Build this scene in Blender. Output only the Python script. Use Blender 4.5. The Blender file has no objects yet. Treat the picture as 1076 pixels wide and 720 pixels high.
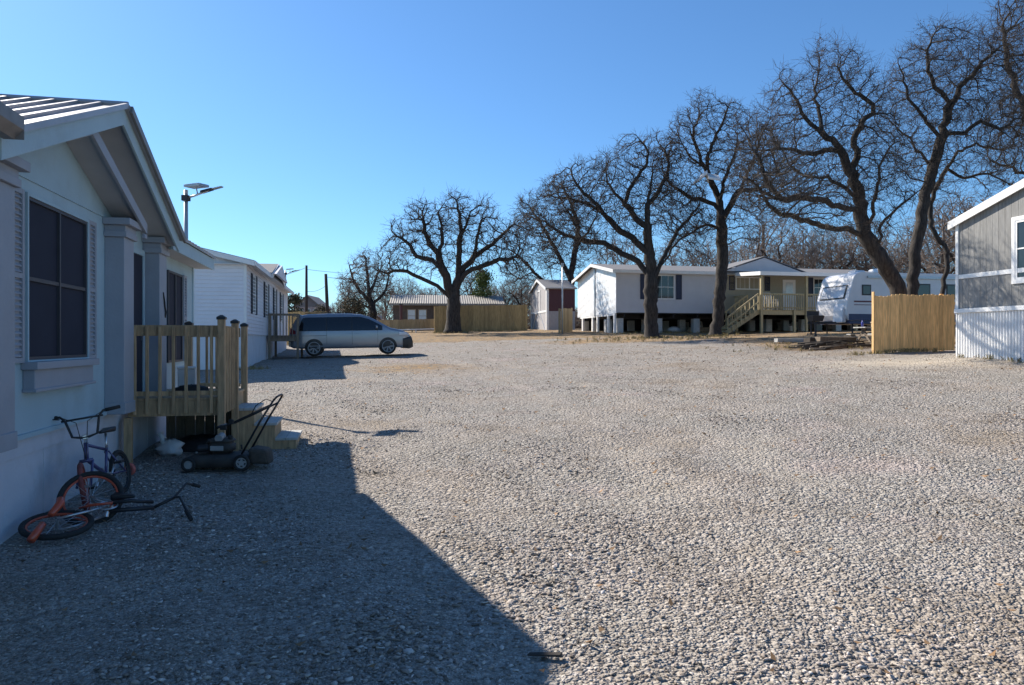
import bpy, math, random
import numpy as np
from mathutils import Vector, Matrix
random.seed(7); np.random.seed(7)
R = math.radians
scn = bpy.context.scene
COL = scn.collection
EYE, F, CX, CY = 1.62, 780.0, 538.0, 360.0
GRID = R(11.9)                       # the homes all stand on one grid, turned by this angle
ND = Vector((math.cos(GRID), math.sin(GRID), 0)); DD = Vector((-math.sin(GRID), math.cos(GRID), 0))

def at(px, py, Y):
    return Vector(((px-CX)/F*Y, Y, EYE+(CY-py)/F*Y))

# ------------------------------------------------------------------ terrain height
CP = [(-4.4,6.7,0),(-5,9.4,-.02),(-5.9,13.6,.2),(-3.6,5,-.1),(-2.2,10.8,.05),(-1.7,7.8,0),(0,4,-.28),(0,0,-.38),(-5,0,-.28),(5,0,-.28),
 (5,5,-.12),(5,12,.42),(0,14,.32),(-8.7,24.3,.81),(-7.2,16.3,.4),(-7,32,1.0),(-3,22,.65),(12.9,21.5,1.21),(11,24,1.22),(20,21,1.45),
 (13,28,1.42),(16,35,2.1),(7.5,40,1.88),(11,41,1.9),(6.35,45,2.2),(16,46,2.25),(24,48,2.4),(2.4,50,2.35),(-5,54,2.4),(2,56,2.5),
 (-12,45,1.6),(-20,60,2.3),(-25,30,.9),(-20,5,-.1),(-20,-10,-.3),(20,5,.35),(20,-10,-.2),(0,-15,-.6),(0,80,3.0),(-30,110,3.6),(30,110,3.8),(5,30,1.25),
 (40,60,2.9),(40,30,1.9),(45,0,.4),(-45,0,-.2),(-50,60,2.0),(0,160,4.2),(-90,160,4.0),(90,160,4.4),(-120,20,.5),(120,20,1.5),(0,-60,-1),(-120,-60,-1),(120,-60,-.5),
 (0,320,5),(-220,320,5),(220,320,5)]
_c = np.array(CP, float); _n = len(_c)
def _phi(d): return np.where(d > 1e-9, d*d*np.log(np.maximum(d,1e-9)), 0.0)
_d = np.hypot(_c[:,None,0]-_c[None,:,0], _c[:,None,1]-_c[None,:,1])
_A = np.zeros((_n+3,_n+3)); _A[:_n,:_n] = _phi(_d) + np.eye(_n)*25.0
_A[:_n,_n:] = np.c_[np.ones(_n), _c[:,:2]]; _A[_n:,:_n] = _A[:_n,_n:].T
_w = np.linalg.solve(_A, np.r_[_c[:,2],0,0,0])
def gza(x, y):
    x = np.asarray(x,float); y = np.asarray(y,float)
    z = _w[_n] + _w[_n+1]*x + _w[_n+2]*y
    for i in range(_n): z = z + _w[i]*_phi(np.hypot(x-_c[i,0], y-_c[i,1]))
    u = .012*np.sin(1.3*x+.7*y)+.010*np.sin(2.9*y-1.1*x+1)+.008*np.sin(4.7*x+2.2*y+2)+.012*np.sin(.5*x-.9*y)
    return z + u + .016*np.sin(2.3*x+1.9*np.sin(.9*y))*np.sin(1.7*y+1.2*np.sin(1.1*x))
def gz(x, y): return float(gza(x, y))

# ------------------------------------------------------------------ materials
MATS = {}
def newmat(name):
    m = bpy.data.materials.new(name); m.use_nodes = True
    nt = m.node_tree; b = nt.nodes['Principled BSDF']; MATS[name] = m
    return m, nt, b
def lnk(nt, a, b): nt.links.new(a, b)
def mat(name, col, rough=.6, metal=0, var=.12, scale=6, bump=.0, bscale=60, stretch=(1,1,1), island=0, grime=0, spec=.5, coat=0):
    """painted / plain surface: base colour with uneven noise, optional grain stretch, bump and dirt blotches"""
    m, nt, b = newmat(name); N = nt.nodes
    tc = N.new('ShaderNodeTexCoord'); mp = N.new('ShaderNodeMapping'); mp.inputs['Scale'].default_value = stretch
    lnk(nt, tc.outputs['Object'], mp.inputs['Vector'])
    nz = N.new('ShaderNodeTexNoise'); nz.inputs['Scale'].default_value = scale; nz.inputs['Detail'].default_value = 6
    lnk(nt, mp.outputs['Vector'], nz.inputs['Vector'])
    mr = N.new('ShaderNodeMapRange'); mr.inputs[1].default_value=.25; mr.inputs[2].default_value=.75
    mr.inputs[3].default_value = 1-var; mr.inputs[4].default_value = 1+var
    lnk(nt, nz.outputs['Fac'], mr.inputs[0])
    val = mr.outputs[0]
    if island:
        g = N.new('ShaderNodeNewGeometry'); m2 = N.new('ShaderNodeMapRange')
        m2.inputs[3].default_value = 1-island; m2.inputs[4].default_value = 1+island
        lnk(nt, g.outputs['Random Per Island'], m2.inputs[0])
        mu = N.new('ShaderNodeMath'); mu.operation = 'MULTIPLY'
        lnk(nt, val, mu.inputs[0]); lnk(nt, m2.outputs[0], mu.inputs[1]); val = mu.outputs[0]
    vm = N.new('ShaderNodeVectorMath'); vm.operation = 'SCALE'; vm.inputs[0].default_value = col[:3]
    lnk(nt, val, vm.inputs['Scale']); out = vm.outputs[0]
    if grime:
        n2 = N.new('ShaderNodeTexNoise'); n2.inputs['Scale'].default_value = 1.7; n2.inputs['Detail'].default_value = 8; n2.inputs['Roughness'].default_value=.7
        lnk(nt, tc.outputs['Object'], n2.inputs['Vector'])
        r2 = N.new('ShaderNodeMapRange'); r2.inputs[1].default_value=.5; r2.inputs[2].default_value=.72; r2.inputs[3].default_value=0; r2.inputs[4].default_value=grime
        lnk(nt, n2.outputs['Fac'], r2.inputs[0])
        mx = N.new('ShaderNodeMix'); mx.data_type='RGBA'; mx.inputs['B'].default_value=(.16,.13,.1,1)
        lnk(nt, r2.outputs[0], mx.inputs['Factor']); lnk(nt, out, mx.inputs['A']); out = mx.outputs['Result']
    lnk(nt, out, b.inputs['Base Color'])
    b.inputs['Roughness'].default_value = rough; b.inputs['Metallic'].default_value = metal
    b.inputs['Specular IOR Level'].default_value = spec
    if coat: b.inputs['Coat Weight'].default_value = coat; b.inputs['Coat Roughness'].default_value=.08
    if bump:
        n3 = N.new('ShaderNodeTexNoise'); n3.inputs['Scale'].default_value = bscale; n3.inputs['Detail'].default_value = 5
        lnk(nt, mp.outputs['Vector'], n3.inputs['Vector'])
        bp = N.new('ShaderNodeBump'); bp.inputs['Strength'].default_value = bump; bp.inputs['Distance'].default_value = .02
        lnk(nt, n3.outputs['Fac'], bp.inputs['Height']); lnk(nt, bp.outputs[0], b.inputs['Normal'])
    return m

M = {}
M['blue_wall'] = mat('pale_blue_wall_paint', (.36,.49,.55), .7, var=.05, scale=2, bump=.25, bscale=40, grime=.18)
M['lav_trim'] = mat('grey_lavender_trim_paint', (.30,.325,.37), .6, var=.06, scale=3, bump=.15, bscale=30, grime=.15)
M['skirt'] = mat('white_skirting_paint', (.55,.57,.63), .7, var=.07, scale=2, bump=.2, bscale=35, grime=.3)
M['soffit'] = mat('soffit_paint', (.42,.43,.44), .7, var=.06, scale=4)
M['roof_metal'] = mat('ribbed_roof_metal', (.42,.40,.40), .45, metal=.5, var=.12, scale=3, grime=.25)
M['gutter'] = mat('brown_gutter_metal', (.22,.20,.185), .5, metal=.3, var=.2, scale=8, grime=.4)
M['screen'] = mat('dark_window_screen', (.024,.028,.045), .75, var=.1, scale=3, spec=.2)
M['bronze'] = mat('bronze_window_frame', (.05,.05,.06), .5)
M['white'] = mat('white_trim_paint', (.78,.78,.77), .5, var=.04, scale=3, grime=.1)
M['white_siding'] = mat('white_vinyl_siding', (.74,.73,.76), .5, var=.04, scale=1.5, grime=.06)
M['white_skirt'] = mat('white_vinyl_skirt', (.62,.65,.70), .55, var=.05, scale=2, grime=.12)
M['shingle'] = mat('grey_shingles', (.17,.17,.18), .9, var=.25, scale=30, bump=.5, bscale=40)
M['shutter_dark'] = mat('dark_shutter', (.03,.035,.05), .6)
M['shutter_navy'] = mat('navy_shutter', (.02,.03,.07), .6)
M['glass'] = mat('dark_window_glass', (.02,.025,.03), .06, var=.2, scale=2, spec=.6)
M['deckwood'] = mat('treated_pine', (.45,.30,.17), .8, var=.38, scale=5, bump=.5, bscale=30, stretch=(6,6,.8), island=.2)
M['deckgrey'] = mat('weathered_tread', (.40,.40,.38), .8, var=.15, scale=6, bump=.4, bscale=30, stretch=(4,1,1), island=.12)
M['oldwood'] = mat('old_grey_wood', (.20,.16,.12), .9, var=.3, scale=5, bump=.5, bscale=30, stretch=(5,5,.8), island=.2)
M['fencewood'] = mat('new_cedar_pickets', (.74,.46,.20), .8, var=.30, scale=4, bump=.5, bscale=24, stretch=(7,7,.7), island=.16)
M['fence_old'] = mat('olive_brown_pickets', (.34,.245,.115), .85, var=.3, scale=4, stretch=(6,6,.7), island=.18)
M['fence_tan'] = mat('tan_pickets', (.36,.27,.15), .85, var=.25, scale=4, stretch=(6,6,.7), island=.18)
M['black_plastic'] = mat('black_plastic', (.02,.02,.022), .45, var=.2)
M['dusty'] = mat('dusty_mower_black', (.045,.04,.036), .75, var=.45, scale=7, bump=.2)
M['rubber'] = mat('tyre_rubber', (.02,.02,.021), .8, var=.3, scale=20, bump=.3)
M['chrome'] = mat('dull_chrome', (.55,.55,.56), .3, metal=.9, var=.15, scale=10)
M['steel'] = mat('galvanised_steel', (.42,.45,.48), .4, metal=.6, var=.12, scale=8)
M['darksteel'] = mat('dark_steel', (.035,.035,.04), .5, metal=.4, var=.2)
M['orange'] = mat('orange_bike_paint', (.50,.075,.03), .35, var=.12, coat=.4)
M['purple'] = mat('indigo_bike_paint', (.06,.06,.16), .35, var=.15, coat=.4)
M['redtyre'] = mat('dusty_red_tyre', (.20,.05,.045), .8, var=.25, scale=15)
M['greysteel'] = mat('grey_mower_wheel', (.30,.30,.30), .6, var=.2)
M['sack'] = mat('white_plastic_sack', (.62,.62,.63), .45, var=.1, bump=.5, bscale=14)
M['silver'] = mat('silver_van_paint', (.26,.275,.305), .32, metal=.55, var=.03, scale=2, coat=.7)
M['vanglass'] = mat('tinted_van_glass', (.012,.014,.018), .05, var=.1, spec=.6)
M['red_lens'] = mat('red_tail_lens', (.25,.02,.03), .2)
M['clear_lens'] = mat('clear_headlight', (.6,.62,.65), .12, spec=.7)
M['maroon'] = mat('maroon_shed_boards', (.085,.035,.042), .8, var=.2, scale=5, stretch=(6,6,.7))
M['shedgrey'] = mat('grey_shed_boards', (.36,.35,.36), .8, var=.2, scale=5, stretch=(6,6,.7))
M['homegrey'] = mat('blue_grey_siding', (.56,.56,.59), .65, var=.05, scale=2)
M['wrap'] = mat('white_plastic_wrap', (.78,.79,.80), .3, var=.08, scale=1.4, bump=.9, bscale=3.0)
M['tanwall'] = mat('tan_wall', (.34,.31,.24), .7, var=.06)
M['block'] = mat('concrete_block', (.55,.54,.52), .9, var=.15, scale=12, bump=.4)
M['porchwood'] = mat('porch_lumber', (.40,.33,.19), .8, var=.2, scale=5, stretch=(5,5,.8), island=.15)
M['greywall'] = mat('grey_grained_siding', (.225,.225,.22), .8, var=.20, scale=3.2, bump=.5, bscale=10, stretch=(7,7,.6), island=.06)
M['rvwhite'] = mat('trailer_fibreglass', (.76,.76,.77), .3, var=.04, scale=2, grime=.08)
M['maroonstripe'] = mat('maroon_stripe', (.12,.03,.04), .5)
M['bluestripe'] = mat('slate_blue_band', (.05,.07,.14), .5)
M['rust_roof'] = mat('corrugated_roof', (.25,.235,.21), .6, metal=.2, var=.3, scale=4, stretch=(4,1,1), grime=.4)
M['brownwall'] = mat('brown_board_wall', (.11,.085,.07), .85, var=.2, scale=4)
M['pink_wall'] = mat('dusty_pink_wall', (.36,.30,.29), .8, var=.1)
M['pole_wood'] = mat('creosote_pole', (.05,.04,.035), .9, var=.3, scale=4, stretch=(6,6,.5))
M['solar'] = mat('solar_cells', (.03,.04,.08), .15, var=.2, spec=.6)
M['bark'] = mat('oak_bark', (.040,.034,.030), .95, var=.75, scale=6, bump=1.0, bscale=14, stretch=(2.5,2.5,.6))
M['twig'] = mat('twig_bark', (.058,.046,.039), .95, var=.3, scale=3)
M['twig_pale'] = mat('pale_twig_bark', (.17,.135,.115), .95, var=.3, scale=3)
M['deadleaf'] = mat('dead_oak_leaves', (.10,.085,.05), .9, var=.4, scale=4, island=.4)
M['dry_blade'] = mat('straw_coloured_blades', (.30,.24,.11), .9, var=.3, scale=3, island=.45)
M['leaf'] = mat('dry_brown_leaf', (.20,.12,.06), .9, var=.4, scale=3, island=.5)
M['evergreen'] = mat('yellow_green_needles', (.10,.14,.035), .8, var=.35, scale=3, island=.45)
M['darkgreen'] = mat('dark_shrub_leaves', (.05,.055,.03), .8, var=.35, scale=3, island=.45)
M['charwood'] = mat('charred_branches', (.045,.038,.032), .95, var=.4, scale=6)
M['stump'] = mat('cut_wood', (.34,.27,.19), .9, var=.25, scale=9)
M['wire'] = mat('black_cable', (.02,.02,.02), .6)
M['truck'] = mat('white_truck_paint', (.7,.7,.72), .3, var=.03)
M['oldbag'] = mat('dusty_brown_bag_cloth', (.06,.05,.042), .9, var=.4, scale=9, bump=.5, bscale=20)
M['tarp'] = mat('black_tarp', (.018,.018,.02), .6, var=.3, bump=.5, bscale=12)
M['purple_can'] = mat('blue_bottle_plastic', (.06,.07,.35), .3)
M['pinkwheel'] = mat('coral_toy_plastic', (.62,.15,.12), .5)

# ------------------------------------------------------------------ mesh builder
class MB:
    def __init__(s): s.V=[]; s.Fc=[]
    def add(s, vs, fs):
        o=len(s.V); s.V.extend([tuple(v) for v in vs]); s.Fc.extend([tuple(i+o for i in f) for f in fs]); return s
    def hexa(s, p):       # 8 points: bottom 4 then top 4
        return s.add(p, [(3,2,1,0),(4,5,6,7),(0,1,5,4),(1,2,6,5),(2,3,7,6),(3,0,4,7)])
    def box(s, x0,x1,y0,y1,z0,z1):
        return s.hexa([(x0,y0,z0),(x1,y0,z0),(x1,y1,z0),(x0,y1,z0),(x0,y0,z1),(x1,y0,z1),(x1,y1,z1),(x0,y1,z1)])
    def slab(s, a,b,c,d,t):   # four top corners (ccw from above), thickness straight down
        tp=[Vector(v) for v in (a,b,c,d)]; bt=[v-Vector((0,0,t)) for v in tp]
        return s.hexa(bt+tp)
    def beam(s, p,q,w,h,up=(0,0,1)):
        p=Vector(p); q=Vector(q); d=(q-p).normalized(); u=Vector(up)
        x=d.cross(u)
        if x.length<1e-4: x=d.cross(Vector((1,0,0)))
        x.normalize(); z=x.cross(d).normalized(); X=x*w/2; Z=z*h/2
        return s.hexa([p-X-Z,p+X-Z,q+X-Z,q-X-Z,p-X+Z,p+X+Z,q+X+Z,q-X+Z])
    def prism(s, poly, axis, a, b):
        n=len(poly)
        def mk(u,v,w):
            return {'x':(w,u,v),'y':(u,w,v),'z':(u,v,w)}[axis]
        vs=[mk(u,v,a) for u,v in poly]+[mk(u,v,b) for u,v in poly]
        fs=[tuple(range(n))[::-1], tuple(range(n,2*n))]+[(i,(i+1)%n,n+(i+1)%n,n+i) for i in range(n)]
        return s.add(vs,fs)
    def tube(s, pts, rad, n=8, cap=True, closed=False):
        pts=[Vector(p) for p in pts]; k=len(pts)
        if not hasattr(rad,'__len__'): rad=[rad]*k
        vs=[]; prev=None
        for i,p in enumerate(pts):
            if closed: d=(pts[(i+1)%k]-pts[i-1])
            else: d=(pts[min(i+1,k-1)]-pts[max(i-1,0)])
            d.normalize()
            if prev is None:
                x=d.cross(Vector((0,0,1)))
                if x.length<.05: x=d.cross(Vector((0,1,0)))
            else: x=prev-d*prev.dot(d)
            x.normalize(); prev=x; y=d.cross(x)
            for j in range(n):
                a=2*math.pi*j/n; vs.append(p+(x*math.cos(a)+y*math.sin(a))*rad[i])
        fs=[]
        for i in range(k if closed else k-1):
            i2=(i+1)%k
            for j in range(n):
                j2=(j+1)%n; fs.append((i*n+j,i*n+j2,i2*n+j2,i2*n+j))
        if cap and not closed: fs+= [tuple(range(n))[::-1], tuple(range((k-1)*n,k*n))]
        return s.add(vs,fs)
    def cyl(s,p,q,r,n=16): return s.tube([p,q],r,n)
    def ring(s,c,ax,Rr,r,n=28,m=8,sx=1.0):
        c=Vector(c); ax=Vector(ax).normalized(); x=ax.orthogonal().normalized(); y=ax.cross(x)
        vs=[];fs=[]
        for i in range(n):
            a=2*math.pi*i/n; e=x*math.cos(a)+y*math.sin(a)
            for j in range(m):
                b=2*math.pi*j/m; vs.append(c+e*(Rr+r*math.cos(b))+ax*(r*sx*math.sin(b)))
        for i in range(n):
            for j in range(m):
                fs.append((i*m+j,((i+1)%n)*m+j,((i+1)%n)*m+(j+1)%m,i*m+(j+1)%m))
        return s.add(vs,fs)
    def blob(s,c,r,sx=(1,1,1),seg=14,rings=9,jit=0,seed=0):
        rn=random.Random(seed); vs=[];fs=[]
        for i in range(rings+1):
            t=math.pi*i/rings
            for j in range(seg):
                a=2*math.pi*j/seg; k=1+rn.uniform(-jit,jit)
                vs.append((c[0]+r*sx[0]*math.sin(t)*math.cos(a)*k, c[1]+r*sx[1]*math.sin(t)*math.sin(a)*k, c[2]+r*sx[2]*math.cos(t)*k))
        for i in range(rings):
            for j in range(seg): fs.append((i*seg+j,(i+1)*seg+j,(i+1)*seg+(j+1)%seg,i*seg+(j+1)%seg))
        return s.add(vs,fs)
    def build(s,name,m,parent=None,smooth=False,bevel=0,loc=None,rotz=0):
        me=bpy.data.meshes.new(name); me.from_pydata(s.V,[],s.Fc); me.update()
        if smooth: me.shade_smooth()
        o=bpy.data.objects.new(name,me); COL.objects.link(o)
        if m is not None: me.materials.append(m)
        if parent is not None: o.parent=parent
        if loc is not None: o.location=loc; o.rotation_euler=(0,0,rotz)
        if bevel:
            b=o.modifiers.new('bevel','BEVEL'); b.width=bevel; b.segments=2; b.limit_method='ANGLE'
        return o

def tag(o,label,cat,group=None,kind=None):
    if label: o['label']=label
    if cat: o['category']=cat
    if group: o['group']=group
    if kind: o['kind']=kind
    return o
def thing(name,label,cat,loc,rotz=0,group=None):
    o=bpy.data.objects.new(name,None); COL.objects.link(o); o.empty_display_size=.3
    o.location=loc; o.rotation_euler=(0,0,rotz); return tag(o,label,cat,group)
def copy_tree(o,parent=None):
    c=o.copy(); COL.objects.link(c)
    if parent is not None: c.parent=parent
    for ch in list(o.children): copy_tree(ch,c)
    return c
def npmesh(name,V,Fa,m,parent=None,smooth=False):
    """numpy verts (n,3) and equal-length faces (k,3|4)"""
    me=bpy.data.meshes.new(name); V=np.ascontiguousarray(V,np.float32); Fa=np.ascontiguousarray(Fa,np.int32)
    k=Fa.shape[1]; me.vertices.add(len(V)); me.vertices.foreach_set('co',V.ravel())
    me.loops.add(Fa.size); me.loops.foreach_set('vertex_index',Fa.ravel())
    me.polygons.add(len(Fa)); me.polygons.foreach_set('loop_start',np.arange(0,Fa.size,k,dtype=np.int32))
    me.polygons.foreach_set('loop_total',np.full(len(Fa),k,np.int32))
    if smooth: me.polygons.foreach_set('use_smooth',np.ones(len(Fa),bool))
    me.update(calc_edges=True)
    o=bpy.data.objects.new(name,me); COL.objects.link(o)
    if m: me.materials.append(m)
    if parent is not None: o.parent=parent
    return o

# ------------------------------------------------------------------ ground
def tracks(x,y):
    """two faint packed wheel tracks sweeping from the foreground up to the parked van"""
    t=np.clip(y/30.0,0,1); c=3.2-1.2*t-4.2*t*t; out=0
    for o,s in ((-.78,1),(.78,1)): out=out+np.exp(-((x-c-o)/.24)**2)
    c=1.0+9.0*t*t+2.0*t
    for o in (-.78,.78): out=out+.7*np.exp(-((x-c-o)/.26)**2)
    return np.clip(out*(.65+.35*np.sin(.8*y+np.sin(1.7*y))),0,1)
def ground():
    ys=np.unique(np.r_[np.arange(-80,-2,6.),np.arange(-2,32,.22),np.arange(32,64,.5),np.arange(64,130,3.),np.arange(130,520,25.)])
    xs=np.unique(np.r_[np.arange(-360,-40,30.),np.arange(-40,-14,2.),np.arange(-14,20,.25),np.arange(20,44,1.),np.arange(44,370,25.)])
    X,Y=np.meshgrid(xs,ys); Z=gza(X,Y)
    V=np.c_[X.ravel(),Y.ravel(),Z.ravel()]; nx=len(xs); ny=len(ys)
    i=np.arange(ny-1)[:,None]*nx+np.arange(nx-1)[None,:]; i=i.ravel()
    Fa=np.c_[i,i+1,i+nx+1,i+nx]
    o=npmesh('ground',V,Fa,None,smooth=True)
    tag(o,None,None,kind='structure'); o['label']='wide gravel lot sloping gently up to the homes'
    # attribute: bare dirt / leaf litter zones (a property of the ground itself)
    x=X.ravel(); y=Y.ravel()
    def sm(a,b,v): t=np.clip((v-a)/(b-a),0,1); return t*t*(3-2*t)
    dirt=sm(38.5,41.5,y+.10*x-1.0)                                   # beyond the gravel
    dirt=np.maximum(dirt, sm(25.0,28.0,y)*sm(8.0,12.0,x+ .0*y))      # round the trailer
    dirt=np.maximum(dirt, np.exp(-(((x+3.3)/2.6)**2+((y-24.5)/2.8)**2)) *.75)     # tan patch by the van
    dirt=np.maximum(dirt, np.exp(-(((x-7.0)/5.5)**2+((y-38.2)/2.4)**2))*1.25)
    sand=np.exp(-(((x-11.2)/2.6)**2+((y-20.6)/1.6)**2))               # pale fines by the grey home
    yard=sm(0,1,-(x+4.9+.21*(y-6.7)))*sm(11,14,y)*sm(46,40,y)*.8      # trampled grey yard between the homes
    sand=np.maximum(sand,.20*tracks(x,y)*(y>1)*(y<30))
    litter=sm(0,1,(y-25.2))*np.exp(-(((x-12.6)/2.5)**2+((y-28)/2.2)**2))  # dark leaf mould by the fire pit
    ca=o.data.color_attributes.new('zones','FLOAT_COLOR','POINT')
    ca.data.foreach_set('color',np.c_[dirt,np.maximum(sand,0),np.maximum(litter,0),np.maximum(yard,0)].astype(np.float32).ravel())
    m,nt,b=newmat('gravel_ground'); N=nt.nodes
    tc=N.new('ShaderNodeTexCoord'); at_=N.new('ShaderNodeAttribute'); at_.attribute_name='zones'
    sep=N.new('ShaderNodeSeparateColor'); lnk(nt,at_.outputs['Color'],sep.inputs[0])
    def vor(s,feat='F1'):
        v=N.new('ShaderNodeTexVoronoi'); v.inputs['Scale'].default_value=s; v.feature=feat; lnk(nt,tc.outputs['Object'],v.inputs['Vector']); return v
    def noi(s,d=6,r=.55):
        v=N.new('ShaderNodeTexNoise'); v.inputs['Scale'].default_value=s; v.inputs['Detail'].default_value=d; v.inputs['Roughness'].default_value=r; lnk(nt,tc.outputs['Object'],v.inputs['Vector']); return v
    def ramp(src,stops):
        r=N.new('ShaderNodeValToRGB'); e=r.color_ramp.elements
        while len(e)<len(stops): e.new(.5)
        for k,(p,c) in enumerate(stops): e[k].position=p; e[k].color=(*c,1)
        lnk(nt,src,r.inputs[0]); return r.outputs[0]
    def mix(f,a,b_,mode='MIX'):
        x_=N.new('ShaderNodeMix'); x_.data_type='RGBA'; x_.blend_type=mode
        for key,v in (('Factor',f),('A',a),('B',b_)):
            if isinstance(v,(int,float)): x_.inputs[key].default_value=v
            elif isinstance(v,tuple): x_.inputs[key].default_value=(*v,1)
            else: lnk(nt,v,x_.inputs[key])
        return x_.outputs['Result']
    def mth(op,a,b_):
        x_=N.new('ShaderNodeMath'); x_.operation=op
        for k,v in enumerate((a,b_)):
            if isinstance(v,(int,float)): x_.inputs[k].default_value=v
            else: lnk(nt,v,x_.inputs[k])
        return x_.outputs[0]
    v1=vor(46); v2=vor(21)
    sc=N.new('ShaderNodeSeparateColor'); lnk(nt,v1.outputs['Color'],sc.inputs[0])
    sc2=N.new('ShaderNodeSeparateColor'); lnk(nt,v2.outputs['Color'],sc2.inputs[0])
    stone=ramp(sc.outputs[0],[(0,(.15,.13,.112)),(.3,(.275,.246,.221)),(.62,(.365,.33,.30)),(.88,(.48,.44,.405)),(1,(.61,.57,.53))])
    stone2=ramp(sc2.outputs[0],[(0,(.21,.19,.172)),(.5,(.34,.315,.295)),(1,(.50,.47,.445))])
    st=mix(.4,stone,stone2)
    big=noi(.35,5,.6); tint=ramp(big.outputs['Fac'],[(.3,(.86,.80,.70)),(.45,(1.0,.99,.96)),(.55,(.93,.95,.93)),(.68,(1.08,1.02,1.02))])
    st=mix(1.0,st,tint,'MULTIPLY')
    mid=noi(1.6,6,.65); t2=ramp(mid.outputs['Fac'],[(.32,(.80,.77,.72)),(.5,(1,1,1)),(.7,(1.08,1.07,1.06))]); st=mix(.8,st,t2,'MULTIPLY')
    # dirt with dry leaves
    dn=noi(3.2,8,.7); dcol=ramp(dn.outputs['Fac'],[(.3,(.15,.11,.075)),(.5,(.27,.205,.135)),(.62,(.36,.27,.16)),(.75,(.42,.36,.27))])
    lf=vor(9); ls=N.new('ShaderNodeSeparateColor'); lnk(nt,lf.outputs['Color'],ls.inputs[0])
    dcol=mix(mth('MULTIPLY',mth('GREATER_THAN',ls.outputs[1],.60),.75),dcol,(.46,.28,.11))
    edge=noi(1.1,7,.7)
    dm=mth('ADD',sep.outputs[0],mth('MULTIPLY',mth('SUBTRACT',edge.outputs['Fac'],.5),1.1))
    dmr=N.new('ShaderNodeMapRange'); dmr.inputs[1].default_value=.35; dmr.inputs[2].default_value=.75; lnk(nt,dm,dmr.inputs[0])
    gate=mth('MULTIPLY',dmr.outputs[0],mth('GREATER_THAN',sep.outputs[0],.03))
    st=mix(mth('MULTIPLY',gate,.85),st,dcol)
    st=mix(mth('MULTIPLY',at_.outputs['Alpha'],.7),st,ramp(mid.outputs['Fac'],[(.3,(.19,.175,.155)),(.7,(.31,.29,.27))]))
    st=mix(sep.outputs[1],st,ramp(mid.outputs['Fac'],[(.3,(.48,.41,.32)),(.7,(.66,.58,.47))]))
    st=mix(mth('MULTIPLY',sep.outputs[2],.9),st,ramp(dn.outputs['Fac'],[(.35,(.05,.04,.03)),(.6,(.14,.10,.065)),(.72,(.34,.30,.26))]))
    lnk(nt,st,b.inputs['Base Color']); b.inputs['Roughness'].default_value=.95; b.inputs['Specular IOR Level'].default_value=.2
    h=mth('ADD',mth('MULTIPLY',v1.outputs['Distance'],-.9),mth('ADD',mth('MULTIPLY',v2.outputs['Distance'],-1.6),mth('MULTIPLY',mid.outputs['Fac'],1.0)))
    bp=N.new('ShaderNodeBump'); bp.inputs['Strength'].default_value=1.0; bp.inputs['Distance'].default_value=.028
    lnk(nt,h,bp.inputs['Height']); lnk(nt,bp.outputs[0],b.inputs['Normal'])
    o.data.materials.append(m)
    return o
ground()

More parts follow.
